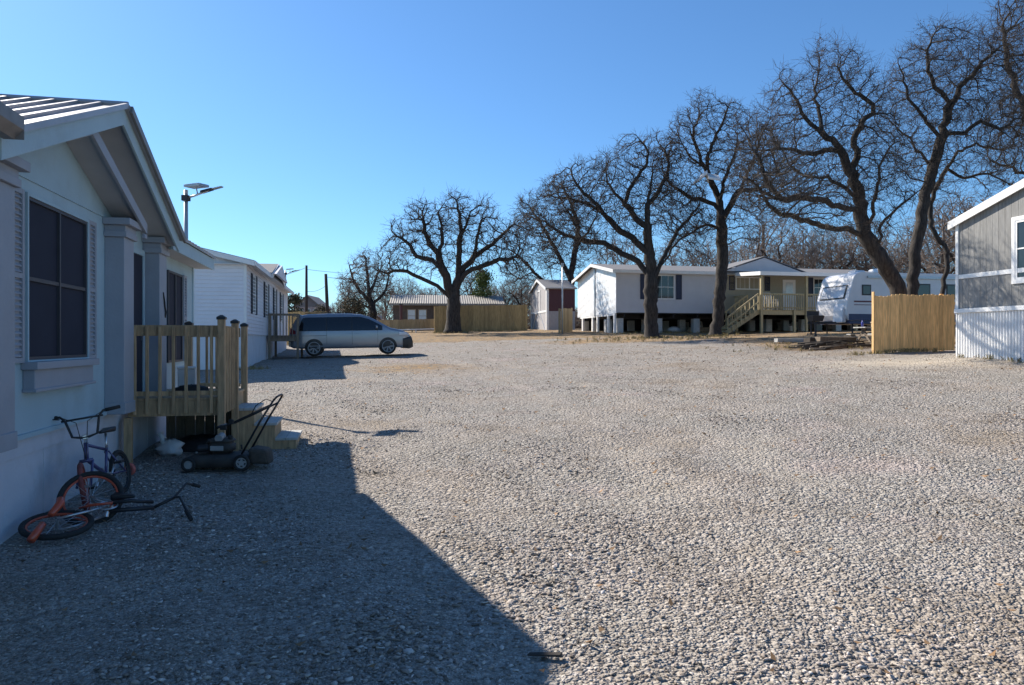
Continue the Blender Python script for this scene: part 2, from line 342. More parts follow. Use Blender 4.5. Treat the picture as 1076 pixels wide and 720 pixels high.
def gravel():
    rn=np.random.default_rng(3)
    pts=[];szs=[]
    def wall_x(y): return -4.39-.2107*(y-6.67)
    for y0,y1,den,smin,smax in ((1.6,4.5,3000,.0045,.021),(4.5,7.5,2000,.0055,.021),(7.5,12.5,750,.008,.021),(12.5,20,230,.011,.022),(20,30,55,.014,.024)):
        w=.82*y1+1.0; n=int(den*(y1-y0)*2*w)
        x=rn.uniform(-w,w,n); y=rn.uniform(y0,y1,n)
        k=(np.abs(x)<.78*y+.9)&((x>wall_x(y)+.03)|(y>14.2)); x=x[k];y=y[k]
        # clumpy density
        c=.5+.5*np.sin(1.7*x+.6*np.sin(2.1*y))*np.sin(1.3*y+.8*np.sin(1.9*x)); k=rn.random(len(x))<(.35+.65*c)*(1-.55*tracks(x,y)); x=x[k];y=y[k]
        s=smin+(smax-smin)*rn.random(len(x))**4.0
        pz=.5+.5*np.sin(1.1*x+2.0*np.sin(.7*y+.4))*np.sin(.9*y-1.6*np.sin(.8*x)); s*=.80+.75*pz*pz
        s*=np.where(rn.random(len(x))<.010,1.45,1.0)
        pts.append(np.c_[x,y]); szs.append(s)
    P=np.concatenate(pts); S=np.concatenate(szs); n=len(P)
    Z=gza(P[:,0],P[:,1])
    f=(1+5**.5)/2
    ico=np.array([(-1,f,0),(1,f,0),(-1,-f,0),(1,-f,0),(0,-1,f),(0,1,f),(0,-1,-f),(0,1,-f),(f,0,-1),(f,0,1),(-f,0,-1),(-f,0,1)],float); ico/=np.linalg.norm(ico[0])
    fc=np.array([(0,11,5),(0,5,1),(0,1,7),(0,7,10),(0,10,11),(1,5,9),(5,11,4),(11,10,2),(10,7,6),(7,1,8),(3,9,4),(3,4,2),(3,2,6),(3,6,8),(3,8,9),(4,9,5),(2,4,11),(6,2,10),(8,6,7),(9,8,1)])
    # 24 angular shapes
    sh=[]
    for k in range(24):
        v=ico*rn.uniform(.6,1.25,(12,1)); v*=np.array([rn.uniform(.9,1.6),rn.uniform(.6,1.0),rn.uniform(.28,.6)])
        
        for q in range(4):
            nrm=rn.normal(size=3); nrm/=np.linalg.norm(nrm); d=v@nrm; lim=np.abs(d).max()*rn.uniform(.35,.65); v=v-np.outer(np.maximum(d-lim,0),nrm)
        sh.append(v)
    sh=np.array(sh)[rn.integers(0,24,n)]
    a=rn.uniform(0,6.283,n); t=rn.normal(0,.38,n)
    ca,sa,ct,st=np.cos(a),np.sin(a),np.cos(t),np.sin(t)
    x,y,z=sh[:,:,0],sh[:,:,1],sh[:,:,2]
    y2=y*ct[:,None]-z*st[:,None]; z2=y*st[:,None]+z*ct[:,None]
    X=x*ca[:,None]-y2*sa[:,None]; Y=x*sa[:,None]+y2*ca[:,None]
    V=np.stack([X*S[:,None]+P[:,0:1],Y*S[:,None]+P[:,1:2],z2*S[:,None]+Z[:,None]+S[:,None]*rn.uniform(-.25,.35,n)[:,None]],2).reshape(-1,3)
    Fa=(fc[None]+12*np.arange(n)[:,None,None]).reshape(-1,3)
    m,nt,b=newmat('crushed_limestone'); N=nt.nodes
    g=N.new('ShaderNodeNewGeometry'); r=N.new('ShaderNodeValToRGB'); e=r.color_ramp.elements
    for p,c in ((.25,(.25,.222,.197)),(.6,(.355,.320,.290)),(.86,(.47,.43,.395))): e.new(p).color=(*c,1)
    e[0].color=(.13,.112,.095,1); e[-1].color=(.64,.61,.58,1)
    lnk(nt,g.outputs['Random Per Island'],r.inputs[0])
    tc=N.new('ShaderNodeTexCoord'); nz=N.new('ShaderNodeTexNoise'); nz.inputs['Scale'].default_value=.5; nz.inputs['Detail'].default_value=5; lnk(nt,tc.outputs['Object'],nz.inputs['Vector'])
    r2=N.new('ShaderNodeValToRGB'); r2.color_ramp.elements[0].position=.33; r2.color_ramp.elements[0].color=(.84,.79,.72,1); r2.color_ramp.elements[1].position=.6; r2.color_ramp.elements[1].color=(1.03,1.0,1.0,1)
    lnk(nt,nz.outputs['Fac'],r2.inputs[0])
    mx=N.new('ShaderNodeMix'); mx.data_type='RGBA'; mx.blend_type='MULTIPLY'; mx.inputs['Factor'].default_value=1
    lnk(nt,r.outputs[0],mx.inputs['A']); lnk(nt,r2.outputs[0],mx.inputs['B']); lnk(nt,mx.outputs['Result'],b.inputs['Base Color'])
    b.inputs['Roughness'].default_value=.9; b.inputs['Specular IOR Level'].default_value=.25
    o=npmesh('gravel',V,Fa,m); tag(o,'crushed grey limestone gravel spread over the lot','gravel',kind='stuff')
    print('stones',n)
gravel()
# ------------------------------------------------------------------ helpers for houses
def shutter(parent,x,y0,y1,z0,z1,m,face='x',louv=True,sgn=1):
    """louvred shutter on a wall whose outward normal is +x (face 'x', spans y) or -y (face 'y', spans x)"""
    b=MB()
    def bx(u0,u1,d0,d1,a0,a1):
        if face=='x': b.box(x+d0,x+d1,u0,u1,a0,a1)
        else: b.box(u0,u1,x-d1,x-d0,a0,a1)
    w=.045; bx(y0,y0+w,.003,.035,z0,z1); bx(y1-w,y1,.003,.035,z0,z1)
    zm=(z0+z1)/2
    for a0,a1 in ((z0,z0+w),(zm-w/2,zm+w/2),(z1-w,z1)): bx(y0+w,y1-w,.003,.034,a0,a1)
    bx(y0+w,y1-w,.003,.010,z0+w,z1-w)
    if louv:
        for lo,hi in ((z0+w,zm-w/2),(zm+w/2,z1-w)):
            n=max(3,int((hi-lo)/.048))
            for i in range(n):
                z=lo+(hi-lo)*(i+.5)/n
                if face=='x': b.hexa([(x+.010,y0+w,z+.004),(x+.030,y0+w,z-.018),(x+.030,y1-w,z-.018),(x+.010,y1-w,z+.004),(x+.010,y0+w,z+.012),(x+.030,y0+w,z-.010),(x+.030,y1-w,z-.010),(x+.010,y1-w,z+.012)])
                else: b.hexa([(y0+w,x-.030,z-.018),(y1-w,x-.030,z-.018),(y1-w,x-.010,z+.004),(y0+w,x-.010,z+.004),(y0+w,x-.030,z-.010),(y1-w,x-.030,z-.010),(y1-w,x-.010,z+.012),(y0+w,x-.010,z+.012)])
    return b.build('shutter',m,parent)
def window(parent,x,y0,y1,z0,z1,mframe,mpane,face='x',n=1,bar=.5,fw=.05,trim=None,proud=.03,grid=0):
    """window > pane, frame members; n sashes side by side, horizontal bar at share `bar`"""
    def mk():
        b=MB()
        def bx(u0,u1,d0,d1,a0,a1):
            if face=='x': b.box(x+d0,x+d1,u0,u1,a0,a1)
            elif face=='-x': b.box(x-d1,x-d0,u0,u1,a0,a1)
            else: b.box(u0,u1,x-d1,x-d0,a0,a1)
        return b,bx
    b,bx=mk(); p=proud
    bx(y0,y1,.002,p,z0,z0+fw); bx(y0,y1,.002,p,z1-fw,z1)
    bx(y0,y0+fw,.002,p,z0+fw,z1-fw); bx(y1-fw,y1,.002,p,z0+fw,z1-fw)
    sw=(y1-y0)/n
    for i in range(1,n): bx(y0+i*sw-fw/2,y0+i*sw+fw/2,.002,p,z0+fw,z1-fw)
    if bar:
        for i in range(n):
            zb=z0+(z1-z0)*bar; bx(y0+i*sw+fw*(1 if i==0 else .5),y0+(i+1)*sw-fw*(1 if i==n-1 else .5),.002,p-.006,zb-.018,zb+.018)
    if grid:
        for i in range(n):
            for k in (1,2): bx(y0+i*sw+sw*k/3-.008,y0+i*sw+sw*k/3+.008,.010,.016,z0+fw,z1-fw)
    f=b.build('window',mframe,parent)
    b,bx=mk()
    for i in range(n): bx(y0+i*sw+fw*.5+.002,y0+(i+1)*sw-fw*.5-.002,.001,.009,z0+fw*.5,z1-fw*.5)
    b.build('pane',mpane,f)
    if trim:
        mt,w=trim; b,bx=mk(); q=p+.012
        bx(y0-w,y1+w,.0015,q,z0-w,z0); bx(y0-w,y1+w,.0015,q,z1,z1+w); bx(y0-w,y0,.0015,q,z0,z1); bx(y1,y1+w,.0015,q,z0,z1)
        b.build('casing',mt,f)
    return f
def lap_wall_x(b,x,y0,y1,z0,z1f,course=.115,lip=.012):
    """horizontal lap boards on a wall facing +x; z1f(y) is the wall top"""
    top=max(z1f(y0),z1f(y1),z1f((y0+y1)/2)); z=z0
    while z<top-.01:
        zt=min(z+course,top)
        ys=[y for y in np.linspace(y0,y1,41) if z1f(y)>=zt-.02]
        if len(ys)>1:
            a,c=ys[0],ys[-1]
            b.hexa([(x-.02,a,z),(x+lip,a,z),(x+lip,c,z),(x-.02,c,z),(x-.02,a,zt+.01),(x,a,zt),(x,c,zt),(x-.02,c,zt+.01)])
        z+=course
def lap_wall_y(b,y,x0,x1,z0,z1f,course=.115,lip=.012):
    top=max(z1f(x) for x in np.linspace(x0,x1,21)); z=z0
    while z<top-.01:
        zt=min(z+course,top)
        xs=[x for x in np.linspace(x0,x1,81) if z1f(x)>=zt-.02]
        if len(xs)>1:
            a,c=xs[0],xs[-1]
            b.hexa([(a,y-lip,z),(c,y-lip,z),(c,y+.02,z),(a,y+.02,z),(a,y,zt),(c,y,zt),(c,y+.02,zt+.01),(a,y+.02,zt+.01)])
        z+=course

# ------------------------------------------------------------------ the pale blue home beside the camera
def near_home():
    h=thing('mobile_home','pale blue painted mobile home with ribbed metal gable roof and dark screened windows','mobile home',(-4.39,6.67,0),GRID)
    Y0,Y1=-9.0,7.13; D=-4.4
    gp=(1.43,4.22); ge0,ge1=-1.45,4.05; ez=3.14           # outer gable: peak, ends, eave height
    sl=(gp[1]-ez)/(ge1-gp[0])
    b=MB(); b.prism([(Y0,.76),(Y1,.76),(Y1,3.1),(ge1-.15,3.1),(gp[0],gp[1]-.14),(ge0+.15,3.1),(Y0,3.1)],'x',-.12,0)
    b.prism([(-.121,.76),(D,.76),(D,3.1),(D/2,3.95),(-.121,3.14)],'y',Y1-.12,Y1-.001)
    b.prism([(-.121,.76),(D,.76),(D,3.1),(D/2,3.95),(-.121,3.14)],'y',Y0+.001,Y0+.12); b.box(D,D+.12,Y0+.13,Y1-.13,.76,3.1)
    b.build('wall',M['blue_wall'],h)
    b=MB(); b.box(-.13,-.035,Y0+.02,Y1-.05,-.7,.755); b.box(D+.05,-.14,Y1-.12,Y1-.051,-.7,.755); b.box(D+.03,D+.1,Y0+.02,Y1-.13,-.7,.755); b.box(D+.11,-.14,Y0+.02,Y0+.1,-.7,.755)
    b.box(-.034,-.020,Y0+.02,Y1-.05,.60,.752)
    for y in np.arange(Y0+1,Y1-.3,1.22): b.box(-.034,-.029,y-.02,y+.02,-.7,.598)
    b.build('skirting',M['skirt'],h)
    for q in ((.001,.028,-.70,2.20,.758,.80),(.001,.028,Y0,-1.10,.758,.80),(.001,.028,4.24,Y1,.758,.80),(.001,.016,-.70,2.20,3.10,3.125),(.001,.018,Y1-.1,Y1,.80,3.0)): MB().box(*q).build('wall_trim',M['blue_wall'],h)
    # pilasters
    for y0 in (-1.10,2.20,3.84):
        b=MB(); b.box(.0015,.215,y0,y0+.40,.765,2.88)
        b.box(.0015,.25,y0-.035,y0+.435,2.88,2.95); b.box(.0015,.235,y0-.02,y0+.42,2.95,3.02); b.box(.0015,.30,y0-.08,y0+.48,3.02,3.10); b.box(.0015,.23,y0-.012,y0+.412,.762,.90)
        b.build('pilaster',M['lav_trim'],h,bevel=.006)
    # inner gable over the window
    pk=(.75,3.80); e0,e1,z0=-1.22,2.72,3.03
    def roofpair(b,x0,x1,pk,e0,e1,z0,z1,t):
        b.hexa([(x0,e0,z0-t),(x1,e0,z0-t),(x1,pk[0],pk[1]-t),(x0,pk[0],pk[1]-t),(x0,e0,z0),(x1,e0,z0),(x1,pk[0],pk[1]),(x0,pk[0],pk[1])])
        b.hexa([(x0,pk[0]+.001,pk[1]-t),(x1,pk[0]+.001,pk[1]-t),(x1,e1,z1-t),(x0,e1,z1-t),(x0,pk[0]+.001,pk[1]),(x1,pk[0]+.001,pk[1]),(x1,e1,z1),(x0,e1,z1)])
    b=MB(); roofpair(b,.003,.30,(pk[0],pk[1]),e0,e1,z0+.06,z0+.06,.03)
    roofpair(b,.003,.395,(gp[0],gp[1]-.10),ge0,ge1,ez-.10,ez-.10,.03)
    b.box(.003,.30,4.25,Y1+.15,2.985,3.0); b.box(.003,.43,Y0-.2,-1.6,2.95,2.965)
    b.build('soffit',M['soffit'],h)
    b=MB(); roofpair(b,.301,.335,(pk[0],pk[1]+.04),e0-.02,e1+.02,z0+.09,z0+.09,.13); b.box(.301,.335,e1-.09,e1+.02,z0-.10,z0-.045); b.build('rake_trim',M['lav_trim'],h,bevel=.004)
    b=MB(); roofpair(b,.40,.43,(gp[0],gp[1]-.01),ge0,ge1,ez-.01,ez-.01,.20)
    b.box(.305,.335,4.10,Y1+.17,2.97,3.17); b.box(.43,.462,Y0-.2,-1.58,2.94,3.22)
    b.hexa([(-2.2,Y1+.14,3.86),(.304,Y1+.14,2.97),(.304,Y1+.17,2.97),(-2.2,Y1+.17,3.86),(-2.2,Y1+.14,4.05),(.304,Y1+.14,3.17),(.304,Y1+.17,3.17),(-2.2,Y1+.17,4.05)])
    b.build('fascia',M['blue_wall'],h,bevel=.004)
    # metal roof with standing ribs
    b=MB(); X0=-2.2
    roofpair(b,X0,.47,gp,ge0-.06,ge1+.06,ez-.02,ez-.02,.025)
    b.tube([(X0,gp[0],gp[1]+.015),(.475,gp[0],gp[1]+.015)],.035,6)
    for x in list(np.arange(-2.1,.40,.23))+[.462]:
        for e in (ge0-.06,ge1+.06):
            b.beam((x,gp[0]+(.02 if e>0 else -.02),gp[1]-.002),(x,e,ez-.02),.035,.055)
    def mroof(y0,y1,dx=0,dz=0):
        b.hexa([(X0,y0,4.06),(.37+dx,y0,3.17+dz),(.37+dx,y1,3.17+dz),(X0,y1,4.06),(X0,y0,4.085),(.37+dx,y0,3.195+dz),(.37+dx,y1,3.195+dz),(X0,y1,4.085)])
        b.hexa([(D-.3,y0,3.17),(X0-.001,y0,4.06),(X0-.001,y1,4.06),(D-.3,y1,3.17),(D-.3,y0,3.195),(X0-.001,y0,4.085),(X0-.001,y1,4.085),(D-.3,y1,3.195)])
        for y in np.arange(y0+.03,y1,.23): b.beam((X0,y,4.087),(.372+dx,y,3.197+dz),.035,.05)
    mroof(4.12,Y1+.2); mroof(Y0-.25,-1.56,.13,.08); b.hexa([(D-.3,-1.52,3.17),(X0-.001,-1.52,4.06),(X0-.001,4.11,4.06),(D-.3,4.11,3.17),(D-.3,-1.52,3.195),(X0-.001,-1.52,4.085),(X0-.001,4.11,4.085),(D-.3,4.11,3.195)])
    b.build('roof',M['roof_metal'],h)
    MB().beam((.49,gp[0]+.05,gp[1]-.02),(.49,ge1+.09,ez-.035),.03,.085).build('drip_edge',M['gutter'],h)  # edge strip coloured dark, as the metal roof edge looks in shade
    b=MB(); prof=[(.465,3.23),(.465,3.07),(.54,3.07),(.60,3.14),(.60,3.23),(.588,3.23),(.588,3.15),(.535,3.082),(.477,3.082),(.477,3.23)]
    b.prism(prof,'y',Y0-.2,-1.52); b.box(.465,.60,-1.519,-1.510,3.07,3.23); b.build('gutter',M['gutter'],h)
    # windows, shutters, ledge
    window(h,0,0,1.51,1.46,2.94,M['bronze'],M['screen'],n=2,bar=.5,fw=.03,proud=.035,trim=(M['blue_wall'],.03))
    window(h,0,5.16,6.15,1.30,2.77,M['bronze'],M['screen'],n=2,bar=None,fw=.035,proud=.03)
    shutter(h,0,-.31,-.06,1.44,2.98,M['lav_trim']); shutter(h,0,1.57,1.82,1.44,2.98,M['lav_trim']); shutter(h,0,6.24,6.46,1.30,2.78,M['lav_trim'])
    b=MB(); b.box(.0015,.14,-.06,1.58,1.375,1.445); b.box(.0015,.10,-.02,1.50,1.185,1.375); b.box(.0015,.12,-.04,1.53,1.17,1.20); b.build('window_ledge',M['lav_trim'],h,bevel=.006)
    b=MB(); b.box(.0015,.035,2.84,2.92,.78,2.90); b.box(.0015,.035,3.72,3.80,.78,2.90); b.box(.0015,.035,2.92,3.72,2.82,2.90)
    d=b.build('door',M['blue_wall'],h)
    b=MB(); b.box(.001,.022,2.925,3.715,.79,2.815); b.build('storm_panel',M['screen'],d)
    b=MB(); b.box(.023,.05,3.62,3.66,1.65,1.80); b.build('handle',M['chrome'],d)
    b=MB(); b.tube([(.217,4.03,2.34),(.228,4.06,2.22),(.225,4.10,2.14),(.23,4.13,2.06),(.219,4.14,1.98)],.012,6); b.build('pilaster_mark',M['wire'],h)  # made-up cable standing in for an unreadable house number mark
near_home()

# ------------------------------------------------------------------ timber porch of the near home
def lumber_rail(parent,p,q,top,bot,m,step=.125,bal=.035,outside=0.0):
    """top and bottom rails plus balusters between p and q (x,y), one mesh"""
    b=MB(); p=Vector((*p,0)); q=Vector((*q,0)); L=(q-p).length; d=(q-p)/L; n=Vector((d.y,-d.x,0))
    up=Vector((0,0,1))
    b.beam(p+up*(top-.045)+n*.02,q+up*(top-.045)+n*.02,.038,.09); b.beam(p+up*top,q+up*top,.09,.036)
    k=int(L/step)
    for i in range(1,k):
        c=p+d*(L*i/k)+n*(.06)+Vector((0,0,0)); j=random.uniform(-.004,.004)
        b.beam(c+up*bot+d*j,c+up*(top-.01),bal,bal,up=d)
    return b.build('railing',m,parent,bevel=.004)
def porch():
    root=thing('porch','timber porch with railing and black capped posts at the pale blue home','porch',(-4.39,6.67,0),GRID)
    x0,x1,y0,y1=.06,1.2,2.9,4.85; fz=.90
    b=MB()
    for i,y in enumerate(np.arange(y0,y1-.05,.145)): b.box(x0,x1+.02,y,y+.138,fz-.035,fz)
    b.build('deck_boards',M['deckwood'],root,bevel=.003)
    b=MB(); b.box(x0,x1,y0-.002,y0+.036,fz-.235,fz-.037); b.box(x1-.038,x1,y0+.038,y1,fz-.235,fz-.037); b.box(x0,x1,y1-.038,y1,fz-.234,fz-.038)
    for y in (3.4,3.9,4.4): b.box(x0,x1-.04,y,y+.038,fz-.23,fz-.04)
    b.build('joist_frame',M['deckwood'],root,bevel=.003)
    posts=[(x1+.005,y0-.045,1.93,-.2),(x1+.045,3.70,1.90,-.2),(x1+.005,y1+.03,1.88,-.2),(x0+.33,y1+.03,1.90,-.2),(x0+.02,y0-.045,fz-.24,-.2)]
    for (x,y,t,bz) in posts:
        o=MB().box(x-.045,x+.045,y-.045,y+.045,bz,t).build('post',M['deckwood'],root,bevel=.005)
        if t>1.5:
            c=MB(); c.box(x-.056,x+.056,y-.056,y+.056,t-.01,t+.025); c.hexa([(x-.05,y-.05,t+.026),(x+.05,y-.05,t+.026),(x+.05,y+.05,t+.026),(x-.05,y+.05,t+.026),(x-.015,y-.015,t+.05),(x+.015,y-.015,t+.05),(x+.015,y+.015,t+.05),(x-.015,y+.015,t+.05)])
            c.build('post_cap',M['black_plastic'],o)
    # balusters run down over the fascia
    def rail(p,q,out,step=.14):
        b=MB(); p=Vector((*p,0)); q=Vector((*q,0)); L=(q-p).length; d=(q-p)/L; n=Vector((*out,0)); up=Vector((0,0,1))
        b.beam(p+up*1.775-n*.02,q+up*1.775-n*.02,.038,.14)
        b.beam(p+up*(fz+.06)-n*.02,q+up*(fz+.06)-n*.02,.036,.06)
        k=max(2,round(L/step))
        for i in range(k):
            c=p+d*(L*(i+.5)/k)+n*.018+d*random.uniform(-.01,.01)
            b.beam(c+up*(fz-.20+random.uniform(-.012,.012)),c+up*(1.835+random.uniform(-.01,.01)),.036,.036,up=d)
        return b.build('railing',M['deckwood'],root,bevel=.003)
    rail((x0+.02,y0-.022),(x1-.045,y0-.022),(0,-1),.15)
    rail((x1+.022,y0+.01),(x1+.022,3.65),(1,0),.13)
    rail((x1-.05,y1+.02),(x0+.38,y1+.02),(0,1),.15)
    b=MB()
    for x in np.arange(x0+.02,x1-.06,.14): b.box(x,x+.134,y1-.06,y1-.04,-.15,fz-.24)
    for y in np.arange(y0+.95,y1-.1,.14): b.box(x1-.062,x1-.042,y,y+.134,-.15,fz-.24)
    b.build('underdeck_light_block',M['oldwood'],root)  # boards added to close off daylight, so the deck's underside turns dark
    b=MB()
    for i,(zt,a) in enumerate(((.68,0),(.46,.29),(.24,.58))):
        xa=x1+.002+a; b.box(xa,xa+.005+.285,3.80,3.835,-.1,zt-.04); b.box(xa,xa+.29,4.66,4.695,-.1,zt-.04); b.box(xa+.255,xa+.29,3.836,4.659,-.1,zt-.04)
    s=b.build('step_box',M['deckwood'],root,bevel=.003)
    for i,(zt,a) in enumerate(((.68,0),(.46,.29),(.24,.58))):
        b=MB(); xa=x1+.002+a
        b.box(xa,xa+.145,3.77,4.72,zt-.038,zt); b.box(xa+.152,xa+.315,3.77,4.72,zt-.038,zt); b.build('tread',M['deckgrey'],root,bevel=.003)
    return root
porch()
def L1(w,t,z=0):  # point in the near home's frame -> world
    return Vector((-4.39,6.67,0))+ND*w+DD*t+Vector((0,0,z))

# things on and under the porch

r=thing('storage_box','white lidded storage box standing on the timber porch','box',L1(.50,4.3,.90),GRID)
b=MB(); b.box(-.125,.125,-.12,.12,0,.33); b.build('body',M['sack'],r,bevel=.012)
MB().box(-.135,.135,-.13,.13,.331,.365).build('lid',M['white'],r,bevel=.012)
b=MB(); b.blob((0,0,.07),.10,(2.3,1.0,.75),14,9,.18,4); o=b.build('duffel_bag',M['tarp'],None,True,loc=L1(.72,3.45,.895),rotz=GRID+.1); tag(o,'slumped black bag lying on the timber porch boards','bag')
b=MB(); b.blob((0,0,.11),.15,(1.15,.8,.8),12,8,.30,9); b.tube([(-.06,0,.18),(-.12,.02,.27),(-.14,.03,.31)],[.07,.03,.05],7); o=b.build('trash_bag',M['sack'],None,True,loc=L1(.42,3.55,.06),rotz=GRID); tag(o,'crumpled white plastic sack lying under the timber porch','bag')
b=MB(); b.blob((0,0,.10),.30,(1.7,1.1,.55),18,9,.16,3); o=b.build('tarp',M['tarp'],None,True,loc=L1(.75,4.1,.0),rotz=GRID); tag(o,'bunched up black tarp pushed under the timber porch','tarp')

# ------------------------------------------------------------------ bicycles
def wheel(parent,c,ax,Rr,mt,mr,name='wheel',sp=20,tw=.024):
    w=MB().ring(c,ax,Rr-tw,tw,36,10).build(name,mt,parent,True)
    b=MB(); c=Vector(c); ax=Vector(ax).normalized(); x=ax.orthogonal().normalized(); y=ax.cross(x)
    b.ring(c,ax,Rr-2*tw-.006,.012,36,6,1.1); b.build('rim',mr,w,True)
    b=MB(); b.cyl(c-ax*.045,c+ax*.045,.016,10)
    for i in range(sp):
        a=2*math.pi*i/sp; e=x*math.cos(a)+y*math.sin(a); b.tube([c+ax*(.035 if i%2 else -.035),c+e*(Rr-2*tw-.01)],.0018,4,False)
    b.build('spokes',M['chrome'],w); return w
def upright_bmx():
    # frame coordinates: x forward, y left of the rider, z up; leaned against the wall
    root=thing('bmx_bike','dark indigo kids bike standing upright with high handlebars against the blue wall','bicycle',(-4.265,8.16,gz(-4.2,7.8)+.0),0)
    hd=math.atan2(-.84,.10); lean=R(9)
    root.rotation_euler=(lean,0,hd)      # local x forward; leaning onto the rider's right is the wall side
    r_=.245; wb=.86
    wheel(root,(0,0,r_),(0,1,0),r_,M['rubber'],M['darksteel'])
    st=R(-20); fdir=Vector((math.cos(st),-math.sin(st),0)); fax=Vector((math.sin(st),math.cos(st),0))
    fc=Vector((wb,-.01,r_)); wheel(root,fc,fax,r_,M['redtyre'],M['orange'])
    hb=Vector((wb-.13,0,.50)); ht=Vector((wb-.175,0,.66)); bb=Vector((.36,0,.28)); stt=Vector((.25,0,.53))
    b=MB(); b.tube([hb,ht],.022,10); b.tube([ht-Vector((0,0,.02)),stt],.016,8); b.tube([hb,bb],.019,8); b.tube([bb,stt+Vector((-.02,0,.04))],.015,8)
    for s in (-1,1): b.tube([bb+Vector((0,s*.03,0)),Vector((0,s*.055,r_))],.010,6); b.tube([stt+Vector((0,s*.02,-.02)),Vector((0,s*.055,r_))],.009,6)
    b.build('frame',M['purple'],root,True)
    b=MB(); cr=hb+fdir*.03-Vector((0,0,.01))
    b.tube([cr-fax*.06,cr+fax*.06],.017,8)
    for s in (-1,1): b.tube([cr+fax*s*.055,fc+fax*s*.06],.013,8)
    b.build('fork',M['purple'],root,True)
    b=MB(); t=ht+Vector((-.015,0,.06)); c0=t+fdir*.05
    b.tube([ht,t],.015,8); b.beam(t,c0+fdir*.01,.05,.045); b.build('stem',M['chrome'],root,bevel=.006)
    b=MB(); pts=[]
    def hp(s,l,f,z): return c0+fax*(s*l)+fdir*f+Vector((0,0,z))
    lft=[hp(1,.035,0,0),hp(1,.11,0,.02),hp(1,.15,-.015,.19),hp(1,.19,-.03,.235),hp(1,.335,-.07,.245)]
    rgt=[hp(-1,.035,0,0),hp(-1,.11,0,.02),hp(-1,.15,-.015,.19),hp(-1,.19,-.03,.235),hp(-1,.335,-.07,.245)]
    b.tube(lft[::-1]+rgt,.0125,8); b.tube([hp(1,.185,-.02,.19),hp(-1,.185,-.02,.19)],.010,8)
    hbar=b.build('handlebar',M['black_plastic'],root,True)
    for L in (lft,rgt): MB().tube([L[-1]+(L[-2]-L[-1])*.85,L[-1]+(L[-1]-L[-2]).normalized()*.01],.019,10).build('grip',M['rubber'],hbar,True)
    b=MB(); b.tube([rgt[3],rgt[3]+fdir*.06+Vector((0,0,-.02)),rgt[4]+fdir*.05],.006,6)
    for s,L in ((1,lft),(-1,rgt)): b.tube([L[3],c0+fdir*.12+Vector((0,0,.16))+fax*s*.05,hb+fdir*.05,fc+Vector((0,0,.25))],.004,5)
    b.build('brake_cable',M['wire'],hbar)
    b=MB(); sp=stt+Vector((-.045,0,.17)); b.tube([stt,sp],.013,8); b.build('seat_post',M['chrome'],root,True)
    b=MB(); b.hexa([(sp.x-.11,-.07,sp.z),(sp.x+.13,-.018,sp.z+.01),(sp.x+.13,.018,sp.z+.01),(sp.x-.11,.07,sp.z),(sp.x-.12,-.075,sp.z+.055),(sp.x+.14,-.018,sp.z+.035),(sp.x+.14,.018,sp.z+.035),(sp.x-.12,.075,sp.z+.055)]); b.build('saddle',M['black_plastic'],root,True,bevel=.015)
    b=MB(); b.cyl(bb+Vector((0,-.06,0)),bb+Vector((0,.06,0)),.02,10); b.ring(bb+Vector((0,-.045,0)),(0,1,0),.075,.008,24,5)
    b.tube([bb+Vector((0,-.06,0)),bb+Vector((.10,-.065,-.10))],.010,6); b.tube([bb+Vector((0,.06,0)),bb+Vector((-.10,.065,.10))],.010,6)
    cr_=b.build('crank',M['chrome'],root)
    for s,v in ((-1,(.10,-.11,-.10)),(1,(-.10,.11,.10))):
        q=bb+Vector(v); MB().box(q.x-.045,q.x+.045,q.y-.04,q.y+.04,q.z-.012,q.z+.012).build('pedal',M['black_plastic'],cr_,bevel=.004)
upright_bmx()

